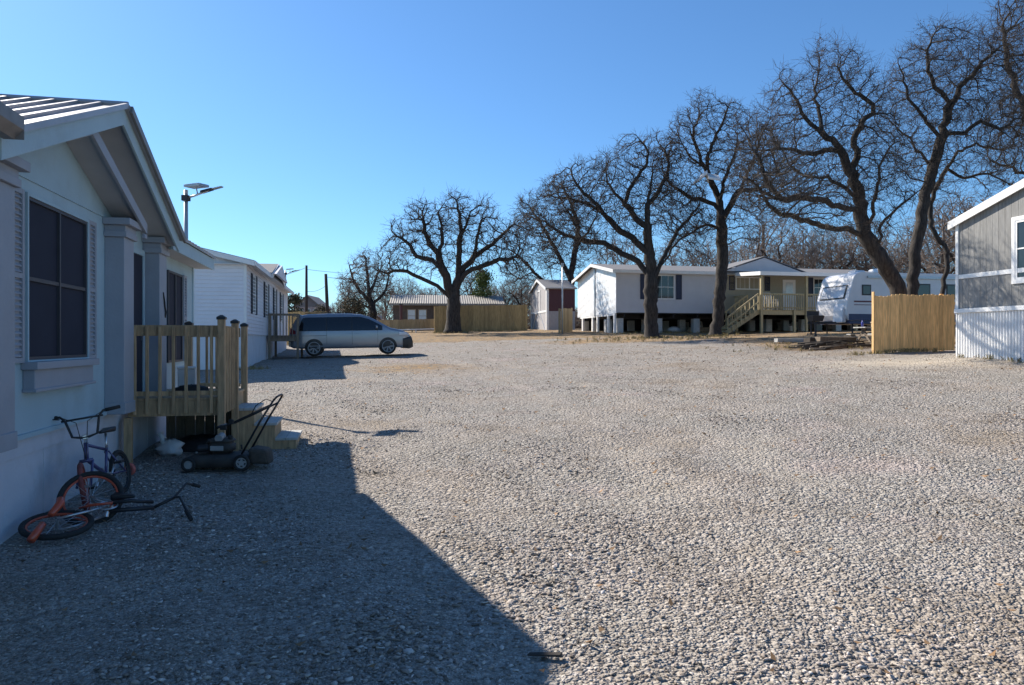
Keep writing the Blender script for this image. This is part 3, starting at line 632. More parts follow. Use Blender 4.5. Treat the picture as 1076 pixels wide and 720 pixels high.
def fallen_bike():
    ox,oy=-3.86,6.95; g=gz(ox,oy)
    root=thing('fallen_bike','bright orange kids bike lying on its side on the shaded gravel','bicycle',(ox,oy,g),0)
    def W(px,py,Y,z): # world point on the viewing ray at depth Y, forced to height z above the ground here
        p=at(px,py,Y); return Vector((p.x-ox,p.y-oy,z))
    cB=Vector((-4.02-ox,6.56-oy,.075)); aB=Vector((.10,-.16,1)).normalized()
    cA=Vector((-4.0-ox,7.05-oy,.205)); aA=Vector((.32,-.72,.58)).normalized()
    wheel(root,cB,aB,.29,M['rubber'],M['orange'],tw=.026); wheel(root,cA,aA,.285,M['rubber'],M['orange'],tw=.026)
    head=Vector((.42,.18,.10)); bb=Vector((.10,-.05,.12)); seat=Vector((.28,.02,.20))
    b=MB()
    for s in (-1,1):
        a=cB+aB*(.055*s); e=cB+Vector((-.02,-.02,0))+aB*(.06*s)
        b.tube([a, a+Vector((.12,.10,.02)), bb+aB*(.04*s)],.012,8)
        b.tube([cA+aA*.05*s, bb+aA*(.03*s)+Vector((0,.05,.02))],.011,8)
    b.build('stays',M['chrome'],root,True)
    b=MB(); b.tube([bb,head],.021,10); b.tube([bb+Vector((-.02,.05,.06)),seat,head+Vector((-.02,.02,.05))],.018,10); b.build('frame',M['darksteel'],root,True)
    # orange fork blades standing across the lying wheel
    b=MB(); f0=cB+Vector((-.03,.10,.17)); f1=cB+Vector((-.01,-.07,.055)); f2=cB+Vector((.0,-.36,-.045))
    b.tube([f0+Vector((-.02,.03,.03)),f0,f1+Vector((0,0,.05))],[.034,.036,.028],10); b.tube([f1+Vector((.01,-.13,.0)),f2],[.03,.034],10)
    b.build('fork',M['orange'],root,True)
    b=MB(); b.tube([cB+Vector((.05,.25,.09)),cB+Vector((.16,.23,.12)),cB+Vector((.38,.20,.15)),bb],[.010,.014,.014,.012],8); b.build('chain_guard',M['orange'],root,True)
    b=MB(); b.tube([head,Vector((.50,.24,.14)),Vector((.56,.30,.17))],.015,8); b.build('stem',M['black_plastic'],root,True)
    b=MB(); h0=Vector((.56,.30,.17)); b.tube([h0+Vector((.12,.28,.06)),h0+Vector((.05,.16,.11)),h0,h0+Vector((.10,-.10,.03)),h0+Vector((.30,-.32,-.13))],.012,8)
    hb=b.build('handlebar',M['black_plastic'],root,True)
    MB().tube([h0+Vector((.22,-.235,-.075)),h0+Vector((.31,-.33,-.135))],.019,10).build('grip',M['rubber'],hb,True)
    MB().tube([h0+Vector((.085,.22,.085)),h0+Vector((.125,.29,.055))],.019,10).build('grip',M['rubber'],hb,True)
    b=MB(); b.cyl(bb-Vector((0,.02,.05)),bb+Vector((0,.02,.06)),.02,10); b.ring(bb+Vector((0,.0,.05)),(.1,-.2,1),.085,.008,24,5); b.tube([bb+Vector((0,.02,.06)),bb+Vector((.10,-.10,.06))],.011,6); b.build('crank',M['chrome'],root)
    b=MB(); c=Vector((.13,.16,.22)); b.hexa([(c.x-.09,c.y-.05,c.z-.05),(c.x+.12,c.y-.02,c.z-.02),(c.x+.12,c.y+.02,c.z-.02),(c.x-.09,c.y+.05,c.z-.02),(c.x-.10,c.y-.05,c.z+.01),(c.x+.12,c.y-.02,c.z+.01),(c.x+.12,c.y+.02,c.z+.01),(c.x-.10,c.y+.07,c.z+.03)]); b.build('saddle',M['black_plastic'],root,True,bevel=.015)
fallen_bike()

def mower():
    cx,cy=-3.62,9.32; g=gz(cx,cy)
    root=thing('lawn_mower','black push lawn mower with folded back handle in front of the timber porch','lawn mower',(cx,cy,g),R(4))
    def lat(zs,rx,ry,ox=0):
        vs=[];n=20
        for z,k in zs:
            for j in range(n):
                a=2*math.pi*j/n; c,s=math.cos(a),math.sin(a); e=.55
                vs.append((ox+rx*k*math.copysign(abs(c)**e,c),ry*k*math.copysign(abs(s)**e,s),z))
        fs=[tuple(range(n))[::-1],tuple(range((len(zs)-1)*n,len(zs)*n))]
        for i in range(len(zs)-1):
            for j in range(n): fs.append((i*n+j,i*n+(j+1)%n,(i+1)*n+(j+1)%n,(i+1)*n+j))
        return MB().add(vs,fs)
    lat([(.045,1),(.13,1.0),(.15,.97),(.18,.80),(.19,.5)],.40,.25,-.03).build('cutting_deck',M['dusty'],root,True)
    e=lat([(.18,.75),(.22,.80),(.225,1.0),(.30,1.0),(.305,.86),(.335,.86),(.34,1),(.355,1),(.375,.8),(.385,.45)],.155,.14,-.02).build('engine',M['dusty'],root,True)
    b=MB(); b.box(-.12,.04,-.150,-.136,.235,.295); b.cyl((-.02,-.14,.385),(-.02,-.0,.40),.05,14); b.build('engine_shroud_plate',M['greysteel'],e,bevel=.01)
    MB().cyl((-.15,-.10,.27),(-.27,-.12,.26),.045,12).build('muffler',M['darksteel'],root); MB().tube([(-.17,.02,.20),(-.20,.0,.30),(-.17,-.02,.36)],.02,8).build('air_filter',M['dusty'],root,True)
    MB().cyl((.10,-.06,.37),(.10,-.06,.41),.03,12).build('fuel_cap',M['rubber'],e)
    for x,s,r in ((.30,-1,.105),(.30,1,.105),(-.33,-1,.09),(-.33,1,.09)):
        w=MB().ring((x,s*.285,r),(0,1,0),r-.022,.022,24,8,1.1).build('wheel',M['rubber'],root,True)
        h=MB(); h.cyl((x,s*.285-.014,r),(x,s*.285+.014,r),.032,14)
        h.ring((x,s*.285,r),(0,1,0),r-.045,.012,24,6)
        for k in range(5):
            a=2*math.pi*k/5+.3; h.beam((x+.02*math.cos(a),s*.285,r+.02*math.sin(a)),(x+(r-.045)*math.cos(a),s*.285,r+(r-.045)*math.sin(a)),.024,.02,up=(0,1,0))
        h.build('hub',M['greysteel'] if s<0 else M['darksteel'],w)
    # lower handle rising to the hinge, upper handle folded forward over the engine
    for s in (-1,1):
        b=MB(); b.tube([(.28,s*.21,.20),(.50,s*.20,.60),(.66,s*.19,.86)],.013,8); b.build('lower_handle',M['black_plastic'],root,True)
    b=MB(); b.tube([(.66,-.19,.86),(.69,-.15,.90),(.71,0,.92),(.69,.15,.90),(.66,.19,.86)],.013,8); b.build('handle_bow',M['black_plastic'],root,True)
    b=MB()
    for s in (-1,1): b.tube([(.62,s*.215,.80),(.33,s*.21,.66),(.08,s*.20,.545),(-.02,s*.18,.525)],.012,8)
    b.tube([(-.02,-.18,.525),(-.04,0,.53),(-.02,.18,.525)],.014,8); b.tube([(.40,-.23,.69),(.46,-.24,.80),(.58,-.235,.88),(.64,-.2,.85)],.006,6)
    b.build('upper_handle',M['black_plastic'],root,True)
    b=MB(); b.box(.13,.19,-.245,-.205,.57,.63); b.box(.02,.10,-.225,-.175,.50,.56); b.build('control_lever',M['rubber'],root,bevel=.01)
    b=MB(); b.hexa([(.36,-.17,.07),(.60,-.13,.05),(.60,.13,.05),(.36,.17,.07),(.34,-.18,.27),(.56,-.15,.24),(.56,.15,.24),(.34,.18,.27)]); b.build('grass_bag',M['oldbag'],root,bevel=.04)
    MB().tube([(.31,-.30,.28),(.305,-.305,.33)],.012,6).build('height_lever',M['rubber'],root)
mower()

b=MB(); p=at(137,484,8.9); g=gz(p.x,8.9); b.ring((0,0,.075),(.35,1,.1),.055,.022,22,8)
b.cyl((-.006,-.02,.073),(.006,.02,.077),.020,10)
for k in range(4):
    a=k*math.pi/2; b.beam((0,0,.075),(.045*math.cos(a),-.015*math.cos(a),.075+.045*math.sin(a)),.016,.012,up=(.35,1,.1))
o=b.build('toy_wheel',M['pinkwheel'],None,True,loc=(p.x,8.9,g)); tag(o,'small coral toy wheel standing in the gravel behind the upright bike','toy wheel')
def stick(name,pts,rad,label,cat,m):
    b=MB(); c=sum((Vector(p) for p in pts),Vector())/len(pts); g=gz(c.x,c.y)
    b.tube([Vector((p[0]-c.x,p[1]-c.y,p[2])) for p in pts],rad,7); o=b.build(name,m,None,True,loc=(c.x,c.y,g)); return tag(o,label,cat)
stick('stick',[(-4.0,8.98,.03),(-3.75,9.0,.035),(-3.5,9.04,.03),(-3.28,9.02,.04)],[.006,.008,.008,.005],'thin dead twig lying flat on the gravel below the mower','twig',M['charwood'])
b=MB(); g=gz(.19,4.3); b.hexa([(-.11,-.022,.008),(.11,-.035,.02),(.115,.02,.02),(-.10,.018,.008),(-.115,-.016,.018),(.10,-.03,.038),(.11,.016,.042),(-.10,.014,.026)])
o=b.build('bark_piece',M['charwood'],None,bevel=.004,loc=(.19,4.3,g+.012),rotz=-.15); o.scale=(.9,.8,.75); tag(o,'flat dark piece of bark lying at the edge of the big house shadow','bark')
# ------------------------------------------------------------------ second home: white lap siding
def white_home():
    C=(-8.70,24.25); zb=.81
    h=thing('mobile_home','white lap sided mobile home with blue grey skirting and dark shutters beside the parked van','mobile home',(C[0],C[1],zb),GRID)
    L=15.0; W=8.0; fz=1.09; ez=3.47; pz=ez+.95
    def end(x): return ez+ (pz-ez)*(1-abs(x+W/2)/(W/2))
    b=MB()
    lap_wall_y(b,0,-W,-.001,fz,lambda x:end(x)-.02,.125,.024); lap_wall_x(b,0,0.0,L,fz,lambda y:ez,.125,.024)
    b.prism([(-.021,fz),(-W,fz),(-W,ez),(-W/2,pz-.03),(-.021,ez)],'y',.022,.10); b.prism([(-.021,fz),(-W,fz),(-W,ez),(-W/2,pz-.03),(-.021,ez)],'y',L-.1,L-.001); b.box(-.10,-.021,.101,L-.101,fz,ez-.001); b.box(-W,-W+.1,.101,L-.101,fz,ez-.001)
    b.build('wall',M['white_siding'],h)
    b=MB(); b.box(-W+.03,-.03,.03,.10,-.9,fz-.002); b.box(-.10,-.03,.101,L-.03,-.9,fz-.002); b.box(-W+.03,-.03,L-.08,L-.029,-.9,fz-.002)
    for y in np.arange(.3,L-.1,.25): b.box(-.029,-.022,y,y+.12,-.9,fz-.004)
    b.build('skirting',M['white_skirt'],h)
    MB().box(-.06,.030,-.030,.06,fz-.02,ez-.05).build('corner_board',M['white'],h); MB().box(.001,.03,L-.08,L,fz,ez).build('corner_board',M['white'],h)
    ov=.30; gp=(7.0,ez+.62); g0,g1=4.6,9.6
    b=MB(); k=(pz-ez)/(W/2)
    y0,y1=-.25,L+.25; zE=ez-ov*k+.03
    b.hexa([(-W/2,y0,pz),(ov,y0,zE),(ov,y1,zE),(-W/2,y1,pz),(-W/2,y0,pz+.05),(ov,y0,zE+.05),(ov,y1,zE+.05),(-W/2,y1,pz+.05)])
    b.hexa([(-W-ov,y0,zE),(-W/2-.001,y0,pz),(-W/2-.001,y1,pz),(-W-ov,y1,zE),(-W-ov,y0,zE+.05),(-W/2-.001,y0,pz+.05),(-W/2-.001,y1,pz+.05),(-W-ov,y1,zE+.05)])
    for a,e in ((gp[0],g0),(gp[0],g1)):
        b.hexa([(-2.5,a,gp[1]-.03),(ov+.04,a,gp[1]-.03),(ov+.04,e,zE+.05),(-2.5,e,zE+.05),(-2.5,a,gp[1]+.02),(ov+.04,a,gp[1]+.02),(ov+.04,e,zE+.10),(-2.5,e,zE+.10)])
    b.build('roof',M['shingle'],h)
    b=MB()
    for s in (-1,1):
        xa=-W/2; xb=-W/2+s*(W/2+ov)
        b.hexa([(xa,y0-.03,pz-.13),(xb,y0-.03,zE-.13),(xb,y0-.002,zE-.13),(xa,y0-.002,pz-.13),(xa,y0-.03,pz+.03),(xb,y0-.03,zE+.03),(xb,y0-.002,zE+.03),(xa,y0-.002,pz+.03)])
    b.box(ov+.002,ov+.03,y0,g0,zE-.12,zE+.04); b.box(ov+.002,ov+.03,g1,y1,zE-.12,zE+.04)
    for e in (g0,g1):
        b.hexa([(ov+.042,gp[0],gp[1]-.16),(ov+.07,gp[0],gp[1]-.16),(ov+.07,e,zE-.12),(ov+.042,e,zE-.12),(ov+.042,gp[0],gp[1]+.02),(ov+.07,gp[0],gp[1]+.02),(ov+.07,e,zE+.06),(ov+.042,e,zE+.06)])
    b.build('fascia',M['white'],h)
    b=MB(); b.box(.013,ov-.003,y0+.01,y1-.01,zE-.02,zE-.008); b.box(-W-.2,.012,y0+.01,-.023,ez-.12,ez-.11)
    b.build('soffit',M['white'],h)
    b=MB(); b.prism([(g0+.1,ez+.02),(g1-.1,ez+.02),(gp[0],gp[1]-.05)],'x',ov+.1,ov+.2); b.build('gable',M['white_siding'],h)
    for y0_,y1_ in ((1.45,2.25),(5.05,6.05),(8.35,9.15),(11.3,12.2)):
        window(h,.010,y0_,y1_,1.82,3.16,M['white'],M['glass'],n=1,bar=.5,fw=.05,grid=1)
        for a in (y0_-.36,y1_+.04): shutter(h,.012,a,a+.32,1.80,3.18,M['shutter_dark'],louv=False)
white_home()
def white_porch():
    o=Vector((-8.70,24.25,.81)); r=thing('porch','small timber porch with plain railing at the white lap sided home','porch',o,GRID)
    x0,x1,y0,y1,fz=.05,1.12,5.9,8.2,1.10
    b=MB()
    for y in np.arange(y0,y1-.05,.145): b.box(x0,x1,y,y+.138,fz-.036,fz)
    b.build('deck_boards',M['oldwood'],r)
    b=MB(); b.box(x0,x1,y0-.04,y0-.002,fz-.24,fz-.002); b.box(x1+.002,x1+.04,y0-.04,y1,fz-.24,fz-.002); b.build('joist_frame',M['oldwood'],r)
    for x,y in ((x0+.06,y0-.09),(x1+.09,y0-.05),(x1+.09,y1),(x0+.06,y1+.06)): MB().box(x-.045,x+.045,y-.045,y+.045,-.6,fz+.88).build('post',M['oldwood'],r)
    b=MB(); b.beam((x0,y0-.09,fz+.84),(x1+.09,y0-.09,fz+.84),.04,.09); b.beam((x1+.09,y0-.05,fz+.84),(x1+.09,y1,fz+.84),.04,.09)
    for k in range(1,9): b.beam((x0+(x1-x0)*k/9,y0-.09,fz-.1),(x0+(x1-x0)*k/9,y0-.09,fz+.8),.035,.035,up=(1,0,0))
    for k in range(1,14): b.beam((x1+.09,y0+(y1-y0)*k/14,fz-.1),(x1+.09,y0+(y1-y0)*k/14,fz+.8),.035,.035,up=(1,0,0))
    b.build('railing',M['oldwood'],r)
white_porch()

# ------------------------------------------------------------------ minivan
def van():
    Y=31.6; X=(306-CX)/F*Y; 
    g0=gz(X+.9,Y+.3); g1=gz(X+4,Y+.9)
    r=thing('minivan','silver blue minivan with black front bumper parked side on by the white home','van',(X+.02,Y,(g0+g1)/2-.01),GRID)
    r.rotation_euler=(0,-math.atan2(g1-g0,3.1),GRID)
    def interp(t,x): return float(np.interp(x,[a for a,_ in t],[b for _,b in t]))
    top=[(0,.98),(.05,1.12),(.16,1.36),(.30,1.60),(.42,1.70),(.7,1.745),(1.5,1.77),(2.4,1.76),(2.9,1.72),(3.25,1.62),(3.6,1.44),(3.95,1.23),(4.12,1.13),(4.4,1.07),(4.7,.98),(4.92,.86),(5.03,.70),(5.06,.55)]
    bot=[(0,.42),(.12,.34),(.5,.30),(4.5,.27),(4.9,.24),(5.06,.30)]
    def hw(x,z):
        p=np.interp(x,[0,.12,.35,.9,4.1,4.55,4.85,5.06],[.78,.90,.95,.985,.985,.95,.86,.70])
        t=max(0,(z-.98)/.78); p-=.20*t**1.25
        p-=.05*max(0,(.55-z)/.3)**2
        p+=.008*math.exp(-((z-.86)/.05)**2)
        return float(p)
    xs=sorted(set([t[0] for t in top]+list(np.linspace(.0,5.06,34)))); ss=[0,.08,.2,.35,.5,.62,.74,.84,.92]
    V=[];Fa=[]
    for x in xs:
        zt=interp(top,x); zb=interp(bot,x); ring=[]
        for s in ss: z=zb+(zt-.07-zb)*s; ring.append((hw(x,z),z))
        w=hw(x,zt-.07); z9=zt-.07
        ring+= [(w,z9),(w*.96,zt-.028),(w*.86,zt-.008),(w*.5,zt),(0,zt+.004)]
        full=[(x,y,z) for y,z in ring]+[(x,-y,z) for y,z in ring[-2::-1]]
        V+=full
    n=len(full)
    for i in range(len(xs)-1):
        for j in range(n-1): Fa.append((i*n+j,i*n+j+1,(i+1)*n+j+1,(i+1)*n+j))
        Fa.append((i*n+n-1,i*n,(i+1)*n,(i+1)*n+n-1))
    Fa+= [tuple(range(n)),tuple(range((len(xs)-1)*n,len(xs)*n))[::-1]]
    b=MB(); b.add(V,Fa); b.build('body',M['silver'],r,True)
    def side(name,m,fn,x0,x1,off,parent=r,nx=14,nz=5):
        for s in (-1,1):
            vs=[];fs=[]
            for i in range(nx+1):
                x=x0+(x1-x0)*i/nx; a,c=fn(x)
                for j in range(nz+1):
                    z=a+(c-a)*j/nz; vs.append((x,s*(hw(x,z)+off),z))
            for i in range(nx):
                for j in range(nz): fs.append((i*(nz+1)+j,(i+1)*(nz+1)+j,(i+1)*(nz+1)+j+1,i*(nz+1)+j+1))
            MB().add(vs,fs).build(name,m,parent,True)
    def dlo(x):
        lo=1.06-.02*x/3; hi=min(1.60,interp(top,x)-.13); 
        if x<.62: hi=min(hi,1.06+(x-.34)*2.6)
        return lo,max(lo+.01,hi)
    side('side_window',M['vanglass'],dlo,.40,1.48,.010); side('side_window',M['vanglass'],dlo,1.53,2.52,.010); side('side_window',M['vanglass'],dlo,2.57,3.74,.010)
    side('window_trim',M['black_plastic'],lambda x:(dlo(x)[0]-.02,dlo(x)[1]+.01),.38,3.80,.005,nx=24)
    side('sill_trim',M['silver'],lambda x:(.36,.43),.85,3.6,.018)
    for nm,x0,x1 in (('windshield',3.02,4.05),('rear_window',.05,.36)):
        vs=[];fs=[];k=10
        for i in range(k+1):
            x=x0+(x1-x0)*i/k
            for j in range(k+1):
                y=-1+2*j/k; w=hw(x,interp(top,x)-.07)*.88; zz=interp(top,x)+.006-.012*abs(y)**4; vs.append((x-(.012 if nm=='rear_window' else 0),y*w,zz))
        for i in range(k):
            for j in range(k): fs.append((i*(k+1)+j,(i+1)*(k+1)+j,(i+1)*(k+1)+j+1,i*(k+1)+j+1))
        MB().add(vs,fs).build(nm,M['vanglass'],r,True)
    # black bumper / nose cover
    vs=[];fs=[];nx=10;
    for i in range(nx+1):
        x=4.62+.44*i/nx
        for j in range(15):
            t=j/14; s=1 if t<.5 else -1; 
            zt=min(.80,interp(top,x)-.02)-.10*(1-i/nx); zb=interp(bot,x)-.03
            q=t*2 if t<.5 else 2-2*t
            z=zb+(zt-zb)*q; vs.append((x+.03,s*(hw(x,z)+.012)*(1 if q<.98 else .9),z))
    for i in range(nx):
        for j in range(14): fs.append((i*15+j,(i+1)*15+j,(i+1)*15+j+1,i*15+j+1))
    fs.append(tuple(range(nx*15,nx*15+15)))
    MB().add(vs,fs).build('front_bumper',M['black_plastic'],r,True)
    side('headlight',M['clear_lens'],lambda x:(.80-.0*(x-4.5),.80+max(.02,min(.13,interp(top,x)-.85))),4.50,4.93,.014,nx=8)
    side('tail_light',M['red_lens'],lambda x:(.92,1.20-.6*x),.03,.26,.012,nx=5)
    side('door_handle',M['silver'],lambda x:(.90,.94),2.34,2.50,.028,nx=3,nz=2); side('door_handle',M['silver'],lambda x:(.90,.94),2.66,2.82,.028,nx=3,nz=2)
    b=MB()
    for x in (1.505,2.545,3.60):
        for s in (-1,1): b.tube([(x,s*(hw(x,z)+.0015),z) for z in np.linspace(.46,1.05,8)],.005,4)
    for s in (-1,1): b.tube([(x,s*(hw(x,.84)+.001),.84) for x in np.linspace(.5,1.5,6)],.006,4)
    b.build('panel_gap',M['black_plastic'],r)
    for s in (-1,1):
        b=MB(); b.hexa([(3.50,s*.96,1.08),(3.62,s*.96,1.08),(3.60,s*1.16,1.09),(3.52,s*1.16,1.09),(3.50,s*.97,1.22),(3.62,s*.97,1.20),(3.60,s*1.16,1.21),(3.52,s*1.16,1.23)]); b.build('mirror',M['silver'],r,True,bevel=.02)
        MB().tube([(.65,s*.66,1.79),(1.5,s*.68,1.815),(2.5,s*.67,1.80)],.016,6).build('roof_rail',M['black_plastic'],r)
    b=MB(); b.hexa([(.10,-.62,1.665),(.42,-.62,1.735),(.42,.62,1.735),(.10,.62,1.665),(.10,-.62,1.70),(.42,-.62,1.765),(.42,.62,1.765),(.10,.62,1.70)]); b.build('spoiler',M['silver'],r,bevel=.01)
    MB().box(-.05,.10,-.80,.80,.40,.66).build('rear_bumper',M['silver'],r,bevel=.05)
    for x in (.98,4.02):
        for s in (-1,1):
            y=s*.885; ya=s*(hw(x,.5)+.004)
            vs=[(x,ya,.33)]; k=22
            for i in range(k+1):
                a=-.35+(math.pi+.7)*i/k; zz=.335+.375*math.sin(a); xx=x+.375*math.cos(a); vs.append((xx,s*(hw(xx,max(zz,.3))+.006),max(zz,.27)))
            MB().add(vs,[(0,i+1,i+2) for i in range(k)]).build('wheel_arch',M['black_plastic'],r)
            w=MB().ring((x,y,.335),(0,1,0),.262,.085,36,10,1.25).build('wheel',M['rubber'],r,True)
            b=MB(); b.ring((x,y+s*.10,.335),(0,1,0),.238,.020,36,6); b.cyl((x,y+s*.03,.335),(x,y+s*.10,.335),.055,14); 
            for i in range(7):
                a=2*math.pi*i/7
                for q in (-.12,.12): b.beam((x+.04*math.cos(a+q),y+s*.085,.335+.04*math.sin(a+q)),(x+.225*math.cos(a+q*.9),y+s*.09,.335+.225*math.sin(a+q*.9)),.028,.02,up=(0,1,0))
            b.build('rim',M['greysteel'],w)
            MB().cyl((x,y+s*.02,.335),(x,y+s*.055,.335),.215,24).build('brake_disc',M['darksteel'],w)
    return r
van()

# ------------------------------------------------------------------ long grey home on piers
def pier_home():
    C=Vector((6.35,45.0,2.2)); r=thing('mobile_home','long blue grey mobile home raised on block piers with white wrapped end wall','mobile home',C,GRID)
    L,W=19.0,8.0; fz=1.24; ez=3.80; pz=ez+.72
    def endz(y): return ez+(pz-ez)*(1-abs(y-W/2)/(W/2))
    b=MB(); lap_wall_y(b,0,.0,L,fz,lambda x:ez,course=.2,lip=.008); b.box(.0,L,.021,.1,fz,ez-.001); b.box(L-.1,L,.101,W,fz,ez); b.box(.1,L-.1,W-.1,W,fz,ez); b.build('wall',M['homegrey'],r)
    # plastic wrapped end, slightly billowed
    vs=[];fs=[];ny,nz=46,22
    for i in range(ny+1):
        y=.0+W*i/ny
        for j in range(nz+1):
            z=fz-.05+(endz(y)-.03-fz+.05)*j/nz
            x=-.012-.035*abs(math.sin(i*.9+.25*j))*math.sin(math.pi*i/ny)-.012*math.sin(j*1.7+i*.4)-.02; vs.append((x,y,z))
    for i in range(ny):
        for j in range(nz): a=i*(nz+1)+j; fs.append((a,a+1,a+nz+2,a+nz+1))
    w=MB().add(vs,fs).build('plastic_wrap',M['wrap'],r,True)
    b=MB(); b.prism([(.02,fz),(W,fz),(W,ez-.05),(W/2,pz-.08),(.02,ez-.05)],'x',.002,.09); b.build('end_wall',M['homegrey'],r)
    MB().box(-.105,-.075,W/2-.09,W/2+.09,fz-.12,pz-.05).build('batten',M['steel'],r); MB().box(-.06,.03,-.03,.03,fz-.02,ez-.05).build('corner_board',M['homegrey'],r)
    ov=.35; k=(pz-ez)/(W/2); ze=ez-ov*k+.03
    b=MB()
    b.hexa([(-ov,-ov,ze),(L+ov,-ov,ze),(L+ov,W/2,pz+.03),(-ov,W/2,pz+.03),(-ov,-ov,ze+.05),(L+ov,-ov,ze+.05),(L+ov,W/2,pz+.08),(-ov,W/2,pz+.08)])
    b.hexa([(-ov,W/2+.001,pz+.03),(L+ov,W/2+.001,pz+.03),(L+ov,W+ov,ze),(-ov,W+ov,ze),(-ov,W/2+.001,pz+.08),(L+ov,W/2+.001,pz+.08),(L+ov,W+ov,ze+.05),(-ov,W+ov,ze+.05)])
    gx=(9.6,ez+.98)
    for e in (6.55,12.65):
        q=[(gx[0],-.5,gx[1]),(e,-.5,ez-.02),(e,3.2,ez-.02+.25),(gx[0],3.2,gx[1])]
        if e>gx[0]: b.slab(*[Vector(v)+Vector((0,0,.06)) for v in q],.05)
        else: b.slab(*[Vector(v)+Vector((0,0,.06)) for v in (q[1],q[0],q[3],q[2])],.05)
    b.build('roof',M['shingle'],r)
    b=MB(); b.prism([(6.9,ez+.06),(12.3,ez+.06),(gx[0],gx[1]-.04)],'y',-.42,-.36); b.build('gable',M['homegrey'],r)
    b=MB(); b.box(-ov,6.5,-ov-.03,-ov-.002,ze-.14,ze+.04); b.box(12.7,L+ov,-ov-.03,-ov-.002,ze-.14,ze+.04)
    for s in (0,1):
        ya=W/2; yb=-ov if s==0 else W+ov
        b.hexa([(-ov-.03,ya,pz-.12),(-ov-.002,ya,pz-.12),(-ov-.002,yb,ze-.14),(-ov-.03,yb,ze-.14),(-ov-.03,ya,pz+.07),(-ov-.002,ya,pz+.07),(-ov-.002,yb,ze+.05),(-ov-.03,yb,ze+.05)])
    b.build('fascia',M['white'],r)
    b=MB(); b.box(-ov+.01,L+ov,-ov+.01,-.01,ze-.10,ze-.08); b.build('soffit',M['white'],r)
    for x0,x1,z0,z1,n in ((2.45,3.75,2.07,3.58,1),(7.85,9.75,2.75,3.55,2),(13.3,14.4,2.35,3.55,1)):
        window(r,-.010,x0,x1,z0,z1,M['white'],M['glass'],face='y',n=n,bar=.5 if n==1 else None,fw=.07,grid=1)
    for a,z0,z1 in ((1.5,2.07,3.6),(3.84,2.07,3.6),(7.4,2.7,3.6),(9.85,2.7,3.6),(12.9,2.35,3.6)):
        shutter(r,-.012,a,a+.38,z0,z1,M['shutter_navy'],face='y',louv=False)
    MB().box(.2,L-.2,W-.35,W-.3,-.9,fz-.055).build('underfloor_light_block',M['darksteel'],r); MB().box(L-.5,L-.45,.1,W-.36,-.9,fz-.055).build('underfloor_light_block',M['darksteel'],r)  # added dark sheets that stop light showing through beneath the floor
    b=MB(); b.box(11.12,12.02,-.045,-.012,fz+.05,3.42); d=b.build('door',M['white'],r)
    MB().box(11.32,11.82,-.052,-.046,2.35,3.25).build('door_glass',M['clear_lens'],d)
    MB().box(6.9,12.9,-.022,-.0195,fz,ez-.1).build('entry_panel',M['tanwall'],r)
    b=MB()
    for y in (1.6,6.4): b.box(.15,L-.2,y-.06,y+.06,fz-.32,fz-.04)
    for x in np.arange(.5,L,1.6): b.box(x,x+.05,.05,W-.1,fz-.26,fz-.06)
    b.box(.02,L-.02,.02,W-.02,fz-.05,fz-.002); b.build('chassis',M['darksteel'],r)
    for y in (.55,2.6,5.2,7.4):
        for x in (.35,2.9,5.4,7.9,10.4,12.9,15.4,18.0):
            g=gz(*(C+ND*x+DD*y).xy)-C.z
            b=MB(); z=g-.1; i=0
            while z<fz-.34:
                b.box(x-.2,x+.2,y-.20,y+.20,z,min(z+.197,fz-.33)); z+=.2
            b.build('pier',M['block'],r)
    # white frames under the wrapped end
    b=MB()
    for y in (.35,1.5,3.6,4.6,6.8): b.box(-.06,.06,y-.11,y+.11,-.25,fz-.12)
    b.box(-.05,.05,.2,7.3,fz-.16,fz-.06); b.build('end_leg_frame',M['white'],r)
    return r
pier_home()
def F3(x,y,z=0): return Vector((6.35,45.0,2.2))+ND*x+DD*y+Vector((0,0,z))
